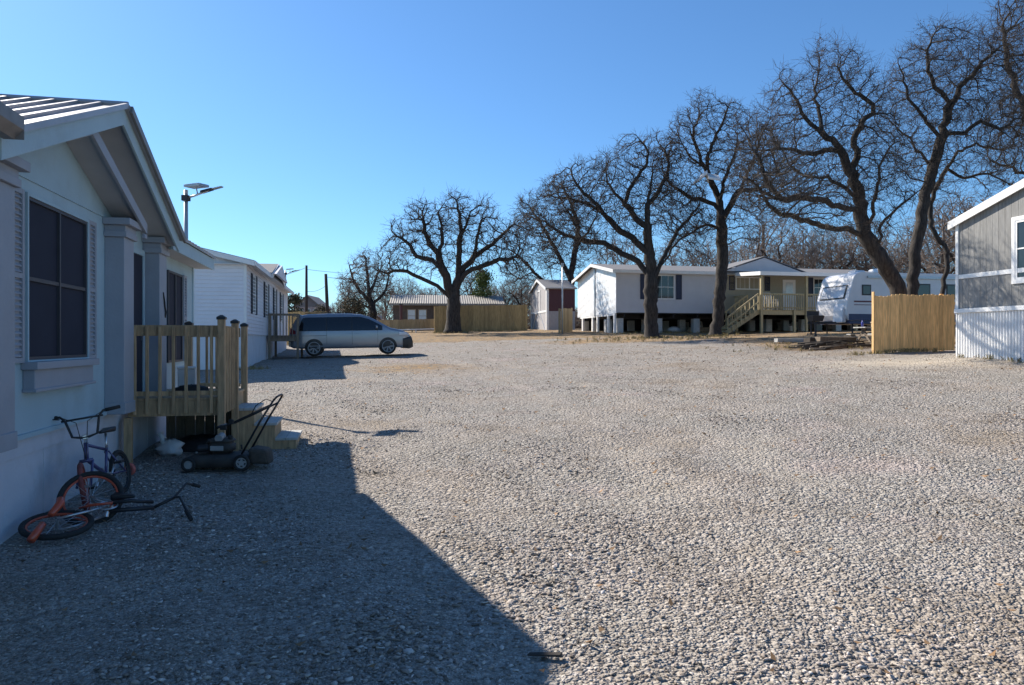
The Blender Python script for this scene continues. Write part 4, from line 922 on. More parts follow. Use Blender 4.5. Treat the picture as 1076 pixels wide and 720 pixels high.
def big_porch():
    r=thing('covered_porch','raised timber porch with flat white roof and long stair on the grey pier home','porch',F3(0,0),GRID)
    x0,x1,y0,y1,fz=7.75,15.6,-2.95,-.05,1.36
    MB().box(x0,x1,y0,y1,fz-.05,fz).build('deck_boards',M['porchwood'],r)
    b=MB(); b.box(x0-.04,x1,y0-.045,y0-.002,fz-.30,fz+.002); b.box(x0-.045,x0-.002,y0,y1,fz-.30,fz+.002); b.build('joist_frame',M['porchwood'],r)
    for x,y,t in ((x0+.1,y0-.10,3.42),(x0+2.25,y0-.10,fz+.0),(x0+3.05,y0-.10,3.42),(x0+6.4,y0-.10,3.42),(x0+.1,y1-.1,fz)):
        g=gz(*F3(x,y).xy)-2.2
        MB().box(x-.07,x+.07,y-.07,y+.07,g-.2,t).build('post',M['porchwood'],r)
    b=MB()
    def rl(p,q,z0,z1,k):
        b.beam((p[0],p[1],z0+.92),(q[0],q[1],z1+.92),.05,.10); b.beam((p[0],p[1],z0+.12),(q[0],q[1],z1+.12),.05,.08)
        for i in range(k): t=(i+.5)/k; b.beam((p[0]+(q[0]-p[0])*t,p[1]+(q[1]-p[1])*t-.05,z0+(z1-z0)*t-.05),(p[0]+(q[0]-p[0])*t,p[1]+(q[1]-p[1])*t-.05,z0+(z1-z0)*t+.92),.04,.04,up=(1,0,0))
    rl((x0+.1,y0-.03),(x1,y0-.03),fz,fz,52); rl((x0,y0+1.3),(x0,y1),fz,fz,9)
    b.build('railing',M['porchwood'],r)
    # stair down toward the lot
    sx0=x0-.05; n=7; run=.28; g=gz(*F3(x0-2,y0+.6).xy)-2.2; rise=(fz-g)/(n+1)
    b=MB()
    for i in range(n): b.box(sx0-(i+1)*run,sx0-i*run+.03,y0+.02,y0+1.18,fz-(i+1)*rise-.045,fz-(i+1)*rise)
    for y in (y0+.0,y0+1.2): b.beam((sx0,y,fz-.12),(sx0-n*run-.1,y,g+.05),.045,.26)
    b.build('stair',M['porchwood'],r)
    b=MB()
    for y in (y0-.03,y0+1.23):
        b.beam((sx0,y,fz+.92),(sx0-n*run,y,g+.98),.05,.09); b.beam((sx0,y,fz+.42),(sx0-n*run,y,g+.48),.04,.07)
        for i in range(0,n+1): t=i/n; xx=sx0-n*run*t; zz=fz+(g-fz)*t; b.beam((xx,y,zz-.05),(xx,y,zz+.95),.06,.06,up=(1,0,0))
    b.build('stair_rail',M['porchwood'],r)
    b=MB(); b.hexa([(x0-.1,y0-.35,3.44),(x1,y0-.35,3.44),(x1,-.36,3.62),(x0-.1,-.36,3.62),(x0-.1,y0-.35,3.52),(x1,y0-.35,3.52),(x1,-.36,3.70),(x0-.1,-.36,3.70)]); b.build('roof',M['roof_metal'],r)
    b=MB(); b.box(x0-.13,x1,y0-.38,y0-.352,3.36,3.58); b.hexa([(x0-.13,y0-.35,3.36),(x0-.102,y0-.35,3.36),(x0-.102,-.36,3.54),(x0-.13,-.36,3.54),(x0-.13,y0-.35,3.58),(x0-.102,y0-.35,3.58),(x0-.102,-.36,3.76),(x0-.13,-.36,3.76)]); b.build('fascia',M['white'],r)
    return r
big_porch()
def chair():
    r=thing('porch_chair','white slatted armchair standing on the raised timber porch','chair',F3(8.95,-2.2,1.362),GRID)
    MB().box(-.28,.28,-.27,.25,.40,.44).build('seat',M['white'],r)
    b=MB()
    for k in range(5): b.hexa([(-.27+k*.112,.22,.44),(-.19+k*.112,.22,.44),(-.19+k*.112,.25,.44),(-.27+k*.112,.25,.44),(-.27+k*.112,.40,1.08),(-.19+k*.112,.40,1.08),(-.19+k*.112,.43,1.08),(-.27+k*.112,.43,1.08)])
    b.beam((-.29,.41,1.0),(.29,.41,1.0),.03,.08); b.build('backrest',M['white'],r)
    for s in (-1,1):
        MB().box(s*.34-.06,s*.34+.06,-.30,.36,.62,.65).build('armrest',M['white'],r)
        for y in (-.25,.24): MB().box(s*.31-.03,s*.31+.03,y-.03,y+.03,0,.62).build('leg',M['white'],r)
chair()

def debris_under():
    for i,(x,y,s,l,c) in enumerate(((4.3,1.3,.30,'white rounded cover lying under the grey pier home beside a block pier','cover'),(6.2,1.6,.26,'bundle of light boards stacked in the dark under the grey pier home','boards'),(12.3,.9,.2,'small white bucket standing under the raised timber porch','bucket'))):
        p=F3(x,y); g=gz(p.x,p.y)
        b=MB()
        if i==0: b.blob((0,0,.16),.28,(1.5,.8,.7),14,8,.08,5)
        elif i==1:
            for k in range(4): b.box(-.9+.06*k,.7-.04*k,-.12,.10,.02+.07*k,.08+.07*k)
        else: b.tube([(0,0,0),(0,0,.34)],[.12,.15],14); b.tube([(-.15,0,.32),(-.1,0,.45),(.1,0,.45),(.15,0,.32)],.008,5)
        o=b.build(['tank_cover','lumber_bundle','bucket'][i],[M['sack'],M['stump'],M['white']][i],None,i==0,loc=(p.x,p.y,g),rotz=GRID); tag(o,l,c)
debris_under()

# ------------------------------------------------------------------ shed, fences, barn
def shed():
    X,Y=2.85,60.0; z=2.54; r=thing('garden_shed','tall narrow maroon and grey shed with pale trimmed gable end','shed',(X,Y,z),GRID)
    L,W,H,P=1.95,4.6,2.95,3.62; r.scale=(1.2,1.2,1.2)
    b=MB()
    for x in np.arange(0,L-.01,.15): b.box(x,x+.145,.0,.03,1.35,H)
    b.box(0,L,.031,.08,-.3,H); b.build('upper_boards',M['maroon'],r)
    b=MB()
    for x in np.arange(0,L-.01,.15): b.box(x,x+.145,-.003,.03,-.3,1.348)
    b.build('lower_boards',M['shedgrey'],r)
    b=MB(); b.prism([(.0,-.3),(W,-.3),(W,H),(W/2,P),(0,H)],'x',-.02,.05); b.box(L-.05,L,.081,W,-.3,H); b.box(.06,L-.06,W-.06,W,-.3,H); b.build('gable_wall',M['shedgrey'],r)
    b=MB(); b.box(-.06,-.022,-.01,.16,-.3,H); b.box(-.06,-.022,W-.16,W,-.3,H); b.box(-.05,-.022,.17,W-.17,1.28,1.42); b.box(-.05,-.022,W/2-.5,W/2-.38,1.43,2.9); b.box(-.05,-.022,W/2+.38,W/2+.5,1.43,2.9); b.box(-.05,-.022,W/2-.37,W/2+.37,2.78,2.9); b.beam((-.04,.2,-.1),(-.04,W/2-.5,1.25),.02,.10,up=(1,0,0)); b.beam((-.04,W-.2,-.1),(-.04,W/2+.5,1.25),.02,.10,up=(1,0,0))
    b.box(-.06,.10,-.04,-.005,-.3,H); b.box(.11,L+.1,-.03,-.005,H-.10,H+.02); b.build('trim',M['white'],r)
    b=MB(); b.slab((-.15,-.2,H-.05),(L+.1,-.2,H-.05),(L+.1,W/2,P+.05),(-.15,W/2,P+.05),.05); b.slab((-.15,W/2+.001,P+.05),(L+.1,W/2+.001,P+.05),(L+.1,W+.2,H-.05),(-.15,W+.2,H-.05),.05); b.build('roof',M['shingle'],r)
    b=MB()
    for s in (-1,1):
        yb=W/2+s*(W/2+.2); b.hexa([(-.19,W/2,P-.10),(-.152,W/2,P-.10),(-.152,yb,H-.20),(-.19,yb,H-.20),(-.19,W/2,P+.06),(-.152,W/2,P+.06),(-.152,yb,H-.04),(-.19,yb,H-.04)])
    b.build('rake_trim',M['white'],r)
shed()
def fence(name,label,p,q,h,m,pw=.14,gap=.006,dog=True,group=None,rails=True,zoff=0,posts=2.4,mp=None):
    p=Vector((*p,0)); q=Vector((*q,0)); Lf=(q-p).length; d=(q-p)/Lf; a=math.atan2(d.y,d.x)
    z0=gz(p.x,p.y); r=thing(name,label,'fence',(p.x,p.y,z0),a,group)
    b=MB(); n=int(Lf/pw); rn=random.Random(len(label))
    for i in range(n):
        u0=i*pw+gap; u1=(i+1)*pw; g=gz(*(p+d*(u0+u1)/2).xy)-z0+zoff; hh=h+rn.uniform(-.02,.02); c=.03; y=rn.uniform(-.004,.004)
        pts=[(u0,g+.02),(u1,g+.02),(u1,g+hh-c),(u1-c,g+hh),(u0+c,g+hh),(u0,g+hh-c)] if dog else [(u0,g+.02),(u1,g+.02),(u1,g+hh),(u0,g+hh)]
        b.prism(pts,'y',-.018+y,y)
    b.build('picket_panel',m,r)
    if rails:
        b=MB(); g1=gz(q.x,q.y)-z0
        for t in (.25,.9,1.55): 
            if t<h: b.beam((0,.03,t+zoff),(Lf,.03,t+zoff+g1),.04,.09)
        b.build('rail',mp or m,r)
    u=0.045
    while u<Lf+.05:
        g=gz(*(p+d*u).xy)-z0; MB().box(u-.045,u+.045,.055,.145,g-.2,g+h+.02+zoff).build('post',mp or m,r); u+=posts
    return r
pR=at(919,374,24.0); 
fr=fence('picket_fence','new golden cedar picket fence beside the grey grained home',(pR.x,24.0),(pR.x+2.95*math.cos(R(8)),24.0+2.95*math.sin(R(8))),1.86,M['fencewood'],pw=.142)
MB().box(-.045,-.004,-.02,.09,-.2,2.0).build('end_post',M['fencewood'],fr,bevel=.004)
fence('picket_fence','long olive brown board fence behind the spreading oak',(-5.6,53.5),(1.25,55.0),1.9,M['fence_old'],pw=.15,dog=False)
fence('picket_fence','short tan board fence between the maroon shed and the white wrapped end wall',(3.05,46.6),(4.0,48.8),1.55,M['fence_tan'],pw=.15,dog=False)
fence('picket_fence','low reddish plank fence in front of the brown tin roofed building',(-10.0,56.0),(-5.8,56.6),.75,M['fence_tan'],pw=.2,dog=False,zoff=.22)
fence('picket_fence','olive plank fence behind the small porch of the white home',(-13.2,42.5),(-10.6,43.1),1.9,M['fence_old'],pw=.15,dog=False)
def pipe_rail():
    p=Vector((-10.4,55.2,0)); q=Vector((-5.6,55.9,0)); b=MB(); gp,gq=gz(p.x,p.y),gz(q.x,q.y)
    for i in range(4):
        c=p.lerp(q,i/3); g=gz(c.x,c.y); b.cyl((c.x-p.x,c.y-p.y,g-gp-.1),(c.x-p.x,c.y-p.y,g-gp+.22),.04,8)
    b.tube([(0,0,.22),((q-p).x,(q-p).y,gq-gp+.22)],.045,8); o=b.build('barrier_rail',M['white'],None,loc=(p.x,p.y,gp)); tag(o,'low white pipe rail along the ground before the reddish plank fence','rail')
pipe_rail()
def barn():
    X,Y=(413-CX)/F*64,64.0; z=2.6; r=thing('tin_roofed_building','low brown board building with pale corrugated roof behind the spreading oak','building',(X,Y,z),GRID*.5)
    L,W=9.4,6.0; H=2.35
    MB().box(0,L,0,W,-.5,H).build('wall',M['brownwall'],r)
    b=MB(); x=-.3
    vs=[];fs=[];n=int((L+.6)/.10)
    for i in range(n+1):
        xx=-.3+i*.10; dz=.035*(i%2); vs+=[(xx,-.4,H+.02+dz),(xx,W/2,H+.95+dz),(xx,W+.4,H+.02+dz)]
    for i in range(n): fs+=[(3*i,3*i+3,3*i+4,3*i+1),(3*i+1,3*i+4,3*i+5,3*i+2)]
    b.add(vs,fs); b.box(-.3,L+.3,-.42,-.38,H-.14,H+.02); b.build('roof',M['rust_roof'],r)
    for x in (1.2,2.15): window(r,0,x,x+.75,.75,1.9,M['stump'],M['clear_lens'],face='y',n=1,bar=.5,fw=.07)
    b=MB()
    for x in (4.9,7.0,9.0): b.box(x,x+.1,-1.6,-1.5,-.4,H-.25)
    b.box(4.6,L,-1.7,-.01,H-.25,H-.16); b.build('lean_to',M['oldwood'],r)
barn()

# ------------------------------------------------------------------ travel trailer
def trailer():
    X,Y=15.95,35.2; g=2.12; r=thing('travel_trailer','white fibreglass travel trailer with slanted front window and dark stripes','travel trailer',(X,Y,g),GRID)
    L,W=8.2,2.45; zb,zt=.55,2.86
    prof=[(.12,zb),(L,zb),(L,zt),(.70,zt)]
    for i in range(9): a=math.pi/2*i/8; prof.append((.70-.46*math.sin(a),zt-.46+.46*math.cos(a)))
    prof+=[(.09,1.95),(-.04,1.50),(-.07,1.15),(-.02,.80)]
    o=MB().prism(prof,'y',0,W).build('body',M['rvwhite'],r,bevel=.07)
    def fx(z): # front surface x at height z
        return float(np.interp(z,[.80,1.15,1.50,1.95,2.40],[-.02,-.07,-.04,.09,.24]))
    def front(z0,z1,y0,y1,off,name,m,par=r):
        n=4; vs=[];fs=[]
        for i in range(n+1):
            z=z0+(z1-z0)*i/n
            for y in (y0,y1): vs.append((fx(z)-off,y,z))
        for i in range(n+1): vs+= [(vs[2*i][0]+off+.02,y0,vs[2*i][2]),(vs[2*i][0]+off+.02,y1,vs[2*i][2])] if 0 else []
        for i in range(n): fs.append((2*i,2*i+2,2*i+3,2*i+1))
        ob=MB().add(vs,fs).build(name,m,par); s=ob.modifiers.new('solid','SOLIDIFY'); s.thickness=.02; s.offset=0; return ob
    f=front(1.60,2.26,.26,W-.26,.022,'front_window',M['black_plastic']); front(1.66,2.20,.34,W-.34,.036,'pane',M['clear_lens'],f)
    MB().prism([(-.20,.45),(.05,.45),(.05,1.0),(-.03,1.42),(-.16,1.05)],'y',.20,.95).build('gas_cover',M['rvwhite'],r,bevel=.05)
    b=MB(); b.box(.3,L,-.014,-.001,1.42,1.49); b.box(.3,L,-.014,-.001,1.28,1.31); b.build('stripe',M['maroonstripe'],r)
    b=MB(); b.box(.02,L,-.016,-.001,.56,.86); b.box(.12,L,.05,W-.05,.40,.545); b.build('skirt_band',M['bluestripe'],r)
    for x0,x1,z0,z1 in ((.72,1.22,1.75,2.26),(3.2,4.5,1.62,2.35),(5.4,6.6,1.62,2.35)):
        w=MB().box(x0,x1,-.022,-.001,z0,z1).build('window',M['black_plastic'],r,bevel=.01); MB().box(x0+.06,x1-.06,-.028,-.0225,z0+.06,z1-.06).build('pane',M['glass'],w)
    b=MB(); b.box(1.0,L-.6,-.09,-.015,zt-.28,zt-.18); b.build('awning_roll',M['steel'],r)
    b=MB(); b.box(2.3,3.3,.75,1.65,zt,zt+.30); b.build('air_conditioner',M['rvwhite'],r,bevel=.09)
    b=MB(); b.hexa([(.85,.7,zt),(1.5,.7,zt),(1.5,1.3,zt),(.85,1.3,zt),(.95,.75,zt+.16),(1.45,.75,zt+.16),(1.45,1.25,zt+.16),(.95,1.25,zt+.16)]); b.build('roof_vent',M['rvwhite'],r,bevel=.03)
    for x in (4.9,5.7):
        for y in (.13,W-.13):
            w=MB().ring((x,y,.33),(0,1,0),.24,.09,24,8,1.2).build('wheel',M['rubber'],r,True); MB().cyl((x,y-.08,.33),(x,y+.08,.33),.16,14).build('rim',M['steel'],w)
    b=MB(); b.beam((.2,.5,.45),(-1.3,W/2,.45),.08,.10); b.beam((.2,W-.5,.45),(-1.3,W/2,.45),.08,.10); b.cyl((-1.15,W/2,-.15),(-1.15,W/2,.75),.04,10); b.box(-1.3,-1.0,W/2-.12,W/2+.12,-.15,-.05)
    b.cyl((.4,.25,-.2),(.4,.25,.45),.035,8); b.cyl((.4,W-.25,-.2),(.4,W-.25,.45),.035,8); b.build('tongue',M['darksteel'],r)
    b=MB(); b.box(7.0,7.62,-.018,-.001,.75,2.45); d=b.build('door',M['rvwhite'],r); MB().box(7.12,7.5,-.024,-.0185,1.75,2.25).build('pane',M['glass'],d)
trailer()

# ------------------------------------------------------------------ grey grained home at the edge of the lot
def grey_home():
    C=(12.9,21.5,1.21); r=thing('mobile_home','grey wood grained mobile home with white ribbed skirting and sloping white eave','mobile home',C,GRID)
    L,W=15.0,8.2; sk=1.26; ez=3.86; sl=.29
    def top(y): return ez+sl*(W/2-abs(y+W/2))
    b=MB(); y=0; n=0
    while y>-W+.01:
        y2=max(y-.203,-W); a=y-.004; c=y2+.004
        b.prism([(a,sk+.12),(a,top(a)-.05),(c,top(c)-.05),(c,sk+.12)],'x',-.012,.03); y=y2
    b.prism([(-.0,sk),(0,ez-.06),(-W/2,top(-W/2)-.06),(-W,ez-.06),(-W,sk)],'x',.031,.10)
    b.box(.101,L,-.1,-.002,sk,ez-.05); b.box(.101,L,-W+.002,-W+.1,sk,ez-.05); b.build('wall',M['greywall'],r)
    b=MB(); b.box(-.045,.03,-.07,.03,sk+.12,ez-.05); b.box(-.034,-.013,-W,-.072,2.24,2.36); b.box(-.075,.03,-W-.03,.045,sk,sk+.118); b.box(-.045,.03,-W-.03,-W+.07,sk+.12,ez-.05)
    b.build('trim_board',M['white'],r,bevel=.004)
    b=MB(); b.box(-.004,.05,-W,0,-.6,sk-.002)
    for yy in np.arange(-W+.02,-.05,.095): b.hexa([(-.032,yy+.012,-.6),(-.003,yy,-.6),(-.003,yy+.055,-.6),(-.032,yy+.043,-.6),(-.032,yy+.012,sk-.003),(-.003,yy,sk-.003),(-.003,yy+.055,sk-.003),(-.032,yy+.043,sk-.003)][::1])
    b.box(-.045,.0,-.035,.01,-.6,sk-.002); b.box(.05,L,-.06,-.01,-.6,sk-.002); b.box(.05,L,-W+.01,-W+.06,-.6,sk-.002); b.build('skirting',M['white'],r)
    ov=.10; zo=ez-sl*.3
    b=MB()
    for s in (0,1):
        y_e=.20 if s==0 else -W-.20; ze=ez-sl*.20+.05
        q=[(-ov,y_e,ze),(L,y_e,ze),(L,-W/2,top(-W/2)+.05),(-ov,-W/2,top(-W/2)+.05)]
        vs=[Vector(v) for v in q]; b.add([v for v in vs]+[v+Vector((0,0,.06)) for v in vs],[(0,1,2,3),(7,6,5,4),(0,4,5,1),(1,5,6,2),(2,6,7,3),(3,7,4,0)])
    b.build('roof',M['shingle'],r)
    b=MB()
    for s in (0,1):
        y_e=.22 if s==0 else -W-.22; ze=ez-sl*.22+.05; zp=top(-W/2)+.05
        b.hexa([(-ov-.035,y_e,ze-.15),(-ov-.002,y_e,ze-.15),(-ov-.002,-W/2,zp-.15),(-ov-.035,-W/2,zp-.15),(-ov-.035,y_e,ze+.075),(-ov-.002,y_e,ze+.075),(-ov-.002,-W/2,zp+.075),(-ov-.035,-W/2,zp+.075)])
    b.box(-ov,L,.205,.235,ez-sl*.22-.10,ez-sl*.22+.12); b.build('fascia',M['white'],r,bevel=.006)
    b=MB()
    for s in (0,1):
        y_e=.19 if s==0 else -W-.19; ze=ez-sl*.19-.02; zp=top(-W/2)-.02
        b.hexa([(-ov,y_e,ze-.015),(-.0125,y_e,ze-.015),(-.0125,-W/2,zp-.015),(-ov,-W/2,zp-.015),(-ov,y_e,ze),(-.0125,y_e,ze),(-.0125,-W/2,zp),(-ov,-W/2,zp)])
    b.build('soffit',M['white'],r)
    window(r,-.0125,-2.95,-1.96,2.06,3.62,M['white'],M['glass'],face='-x',n=1,bar=.52,fw=.06,proud=.03,trim=(M['white'],.10))
    window(r,-.0125,-6.5,-5.4,2.06,3.62,M['white'],M['glass'],face='-x',n=1,bar=.52,fw=.06,proud=.03,trim=(M['white'],.10))
grey_home()
# ------------------------------------------------------------------ bare oaks grown by space colonisation over hand placed limbs
def grow(seed, limbs, attract, step=.34, infl=2.6, kill=.55, iters=90, rtrunk=.34, rtip=.008, gnarl=.35, twigs=3, tw_len=.45):
    """limbs: list of (list of 3D points, parent limb attach or None). Returns node arrays."""
    rn=np.random.default_rng(seed)
    P=[];par=[];limbn=[]
    for pts in limbs:
        pts=[np.array(p,float) for p in pts]
        if P:
            A=np.array(P); k=int(np.argmin(((A-pts[0])**2).sum(1))); last=k; start=A[k]
            pts[0]=start
        else: P.append(pts[0]); par.append(-1); limbn.append(1); last=0
        cur=pts[0]
        # catmull-rom resample
        for i in range(len(pts)-1):
            p0=pts[max(i-1,0)];p1=pts[i];p2=pts[i+1];p3=pts[min(i+2,len(pts)-1)]
            n=max(1,int(np.linalg.norm(p2-p1)/step))
            for j in range(1,n+1):
                t=j/n; q=.5*((2*p1)+(-p0+p2)*t+(2*p0-5*p1+4*p2-p3)*t*t+(-p0+3*p1-3*p2+p3)*t**3)
                q=q+rn.normal(0,.035,3)*(1 if i or j>2 else .2)
                P.append(q); par.append(last); limbn.append(1); last=len(P)-1
    nl=len(P)
    A=attract; N=np.array(P)
    near=np.zeros(len(A),int); dist=np.full(len(A),1e9)
    for s in range(0,len(N),200):
        d=np.linalg.norm(A[:,None]-N[None,s:s+200],axis=2); k=d.argmin(1); m=d[np.arange(len(A)),k]; u=m<dist; near[u]=k[u]+s; dist[u]=m[u]
    base_z=N[0,2]
    P=list(N); grown={}
    allow0=max(3,int(len(limbs[0])*0))
    for it in range(iters):
        act=dist<infl
        if act.sum()<5: break
        Pn=np.array(P); idx=near[act]; dv=A[act]-Pn[idx]; dv/=np.linalg.norm(dv,axis=1)[:,None]+1e-9
        acc=np.zeros((len(P),3)); np.add.at(acc,idx,dv); cand=np.unique(idx)
        new=[];
        for c in cand:
            g=grown.get(c,0)
            if g>=3: continue
            v=acc[c]; l=np.linalg.norm(v)
            if l<1e-6: continue
            v=v/l
            if par[c]>=0:
                pd=Pn[c]-Pn[par[c]]; pd/=np.linalg.norm(pd)+1e-9; v=v+pd*.45
            v=v+rn.normal(0,gnarl,3)+np.array([0,0,.06]); v/=np.linalg.norm(v)
            grown[c]=g+1; P.append(Pn[c]+v*step*rn.uniform(.8,1.15)); par.append(int(c)); new.append(len(P)-1)
        if not new: break
        Nn=np.array([P[i] for i in new])
        for s in range(0,len(Nn),300):
            d=np.linalg.norm(A[:,None]-Nn[None,s:s+300],axis=2); k=d.argmin(1); m=d[np.arange(len(A)),k]; u=m<dist; near[u]=np.array(new)[k[u]+s]; dist[u]=m[u]
        keep=dist>kill; A=A[keep]; near=near[keep]; dist=dist[keep]
        if len(A)<5: break
    P=np.array(P); par=np.array(par); n=len(P)
    kids=[[] for _ in range(n)]
    for i in range(n-1,0,-1): kids[par[i]].append(i)
    cnt=np.zeros(n)
    for i in range(n-1,-1,-1): cnt[i]=1 if not kids[i] else sum(cnt[k] for k in kids[i])
    rad=np.maximum(rtrunk*(cnt/cnt[0])**.51,rtip)
    # thickness eases back to the root flare
    return dict(P=P,par=par,kids=kids,cnt=cnt,rad=rad,nl=nl,seed=seed)
def tree_meshes(t, name, m_trunk, m_twig, parent, thr=.05, twigs=3, tw_len=.5, tw_r=.0065, leaves=0, flare=1.7):
    rn=np.random.default_rng(t['seed']+99); P,par,kids,cnt,rad=t['P'],t['par'],t['kids'],t['cnt'],t['rad']
    big=MB(); small=MB(); stack=[(0,-1)]
    while stack:
        s,fr=stack.pop(); chain=[] if fr<0 else [fr]; c=s
        while True:
            chain.append(c)
            if not kids[c]: break
            ks=sorted(kids[c],key=lambda k:-cnt[k])
            for k in ks[1:]: stack.append((k,c))
            c=ks[0]
        rr=[rad[i] for i in chain]
        if fr>=0: rr[0]=min(rad[fr]*.8,rr[1]*1.25)
        if fr<0:
            for i in range(min(5,len(rr))): rr[i]*=1+(flare-1)*math.exp(-i*1.1)
        # split at the thickness threshold
        i0=0
        def emit(b,i,j):
            if j-i<1: return
            r=max(rr[i:j+1]); n=10 if r>.15 else 7 if r>.06 else 5 if r>.025 else 4 if r>.015 else 3
            b.tube([P[c] for c in chain[i:j+1]],rr[i:j+1],n,cap=(fr<0 and i==0))
        j=next((k for k,r in enumerate(rr) if r<thr),len(rr))
        if j>=len(rr): emit(big,0,len(rr)-1)
        elif j<=1: emit(small,0,len(rr)-1)
        else: emit(big,0,j); emit(small,j,len(rr)-1)
    big.build('trunk',m_trunk,parent,True)
    # fine twigs: three sided, two pieces each
    thin=np.where(rad<.045)[0]; thin=thin[par[thin]>=0]
    k=np.repeat(thin,twigs); base=P[k]; fd=base-P[par[k]]; fd/=np.linalg.norm(fd,axis=1)[:,None]+1e-9
    # along the segment
    base=base-(base-P[par[k]])*rn.random((len(k),1))
    dr=fd*.7+rn.normal(0,.75,(len(k),3))+np.array([0,0,.18]); dr/=np.linalg.norm(dr,axis=1)[:,None]
    L=tw_len*rn.uniform(.45,1.25,len(k))[:,None]; mid=base+dr*L*.5; d2=dr+rn.normal(0,.45,(len(k),3)); d2/=np.linalg.norm(d2,axis=1)[:,None]; tip=mid+d2*L*.55
    # side shoot from the middle
    d3=dr+rn.normal(0,.8,(len(k),3)); d3/=np.linalg.norm(d3,axis=1)[:,None]; tip3=mid+d3*L*.45
    def tri(a,b_,ra,rb):
        d=b_-a; d/=np.linalg.norm(d,axis=1)[:,None]+1e-9; u=np.cross(d,np.array([.3,.5,.81])); u/=np.linalg.norm(u,axis=1)[:,None]+1e-9; v=np.cross(d,u); out=[]
        for c,r in ((a,ra),(b_,rb)):
            for q in range(3): out.append(c+(u*math.cos(2.094*q)+v*math.sin(2.094*q))*r)
        return np.stack(out,1)
    S=np.concatenate([tri(base,mid,tw_r,tw_r*.75),tri(mid,tip,tw_r*.75,tw_r*.35),tri(mid,tip3,tw_r*.65,tw_r*.3)]); n=len(S)
    Fq=np.array([(0,1,4,3),(1,2,5,4),(2,0,3,5)])
    o0=len(small.V); V=np.concatenate([np.array([tuple(v) for v in small.V],float).reshape(-1,3),S.reshape(-1,3)])
    F4=[]; 
    quads=np.array([f for f in small.Fc if len(f)==4],int).reshape(-1,4)
    Fa=np.concatenate([quads,(Fq[None]+6*np.arange(n)[:,None,None]+o0).reshape(-1,4)])
    cr=npmesh('crown',V,Fa,m_twig,parent,smooth=True)
    if leaves and len(thin):
        kk=rn.choice(thin,leaves); 
        # clustered: leaves cling round a few nodes
        hub=rn.choice(thin,max(3,leaves//60)); kk=np.where(rn.random(leaves)<.75,rn.choice(hub,leaves),kk)
        c=P[kk]+rn.normal(0,.16,(leaves,3)); u=rn.normal(size=(leaves,3)); u/=np.linalg.norm(u,axis=1)[:,None]; v=np.cross(u,rn.normal(size=(leaves,3))); v/=np.linalg.norm(v,axis=1)[:,None]
        s=rn.uniform(.018,.036,leaves)[:,None]
        V=np.stack([c-u*s,c+v*s*.6,c+u*s,c-v*s*.6],1).reshape(-1,3); npmesh('leaves',V,np.arange(len(V)).reshape(-1,4),M['deadleaf'],parent)
    return cr
def blobs_pts(seed,blobs,Y,dens,shell=.45,base=None):
    """attractor points inside blobs given as (px,py,radius px) at depth Y (m); real 3D balls"""
    rn=np.random.default_rng(seed); out=[]; tot=sum(b[2]**3 for b in blobs)
    for (px,py,rp,*dy) in blobs:
        r=rp/F*Y; Yb=Y+(dy[0] if dy else 0); c=np.array(at(px,py,Yb))
        n=int(dens*rp**3/tot); u=rn.normal(size=(n,3)); u/=np.linalg.norm(u,axis=1)[:,None]; rr=r*rn.random(n)[:,None]**(.42); out.append(c+u*rr*np.array([1,.95,1]))
    return np.concatenate(out)
def traced(seed,traces,Y,depth=.5,slopes=None):
    """pixel traced limbs -> 3D with a real depth that swings each limb toward or away from the viewer"""
    rn=random.Random(seed); limbs=[]; off={}
    for li,tr in enumerate(traces):
        base=0 if li==0 else None
        pts=[]; 
        if li==0: s=0
        else:
            # depth of nearest earlier point
            best=min(((abs(p[0]-tr[0][0])+abs(p[1]-tr[0][1]),d) for k,(p,d) in off.items()),key=lambda q:q[0]); s=best[1]
        L=0; slope=slopes[li] if slopes and li<len(slopes) else rn.uniform(-depth,depth) if li else rn.uniform(-.08,.08)
        for i,(px,py) in enumerate(tr):
            if i: L+=math.hypot(px-tr[i-1][0],py-tr[i-1][1])/F*Y
            dpt=s+slope*L; off[(li,i)]=((px,py),dpt)
            YY=Y+dpt; pts.append(at(CX+(px-CX)*Y/YY*YY/Y,py,YY))
        limbs.append([np.array(p) for p in pts])
    return limbs
def oak(label,traces,Y,blobs,seed,rtrunk,dens,twigs=4,depth=.55,group='bare oaks round the gravel lot',leaves=900,step=.20,kill=.27,tw_len=.60,tw_r=.0055,m_twig='twig',name='oak_tree',infl=1.9,thr=.05,gnarl=.36,iters=150,slopes=None):
    limbs=traced(seed,traces,Y,depth,slopes); bp=limbs[0][0]; g=gz(bp[0],bp[1]); limbs[0][0]=np.array([bp[0],bp[1],g-.15])
    org=np.array([bp[0],bp[1],g]); A=blobs_pts(seed,blobs,Y,dens)
    t=grow(seed,[[p-org for p in l] for l in limbs],A-org,step=step,kill=kill,rtrunk=rtrunk,infl=infl,gnarl=gnarl,iters=iters)
    r=thing(name,label,'tree',org,0,group); tree_meshes(t,name,M['bark'],M[m_twig],r,twigs=twigs,leaves=leaves,tw_len=tw_len,tw_r=tw_r,thr=thr)
    print(label,len(t['P'])); return r
def c2(*p): return [(780+x/2.4,20+y/2.4) for x,y in p]
def c3(*p): return [(530+x/3.13,90+y/3.13) for x,y in p]
def c6(*p): return [(390+x/4.233,190+y/4.233) for x,y in p]
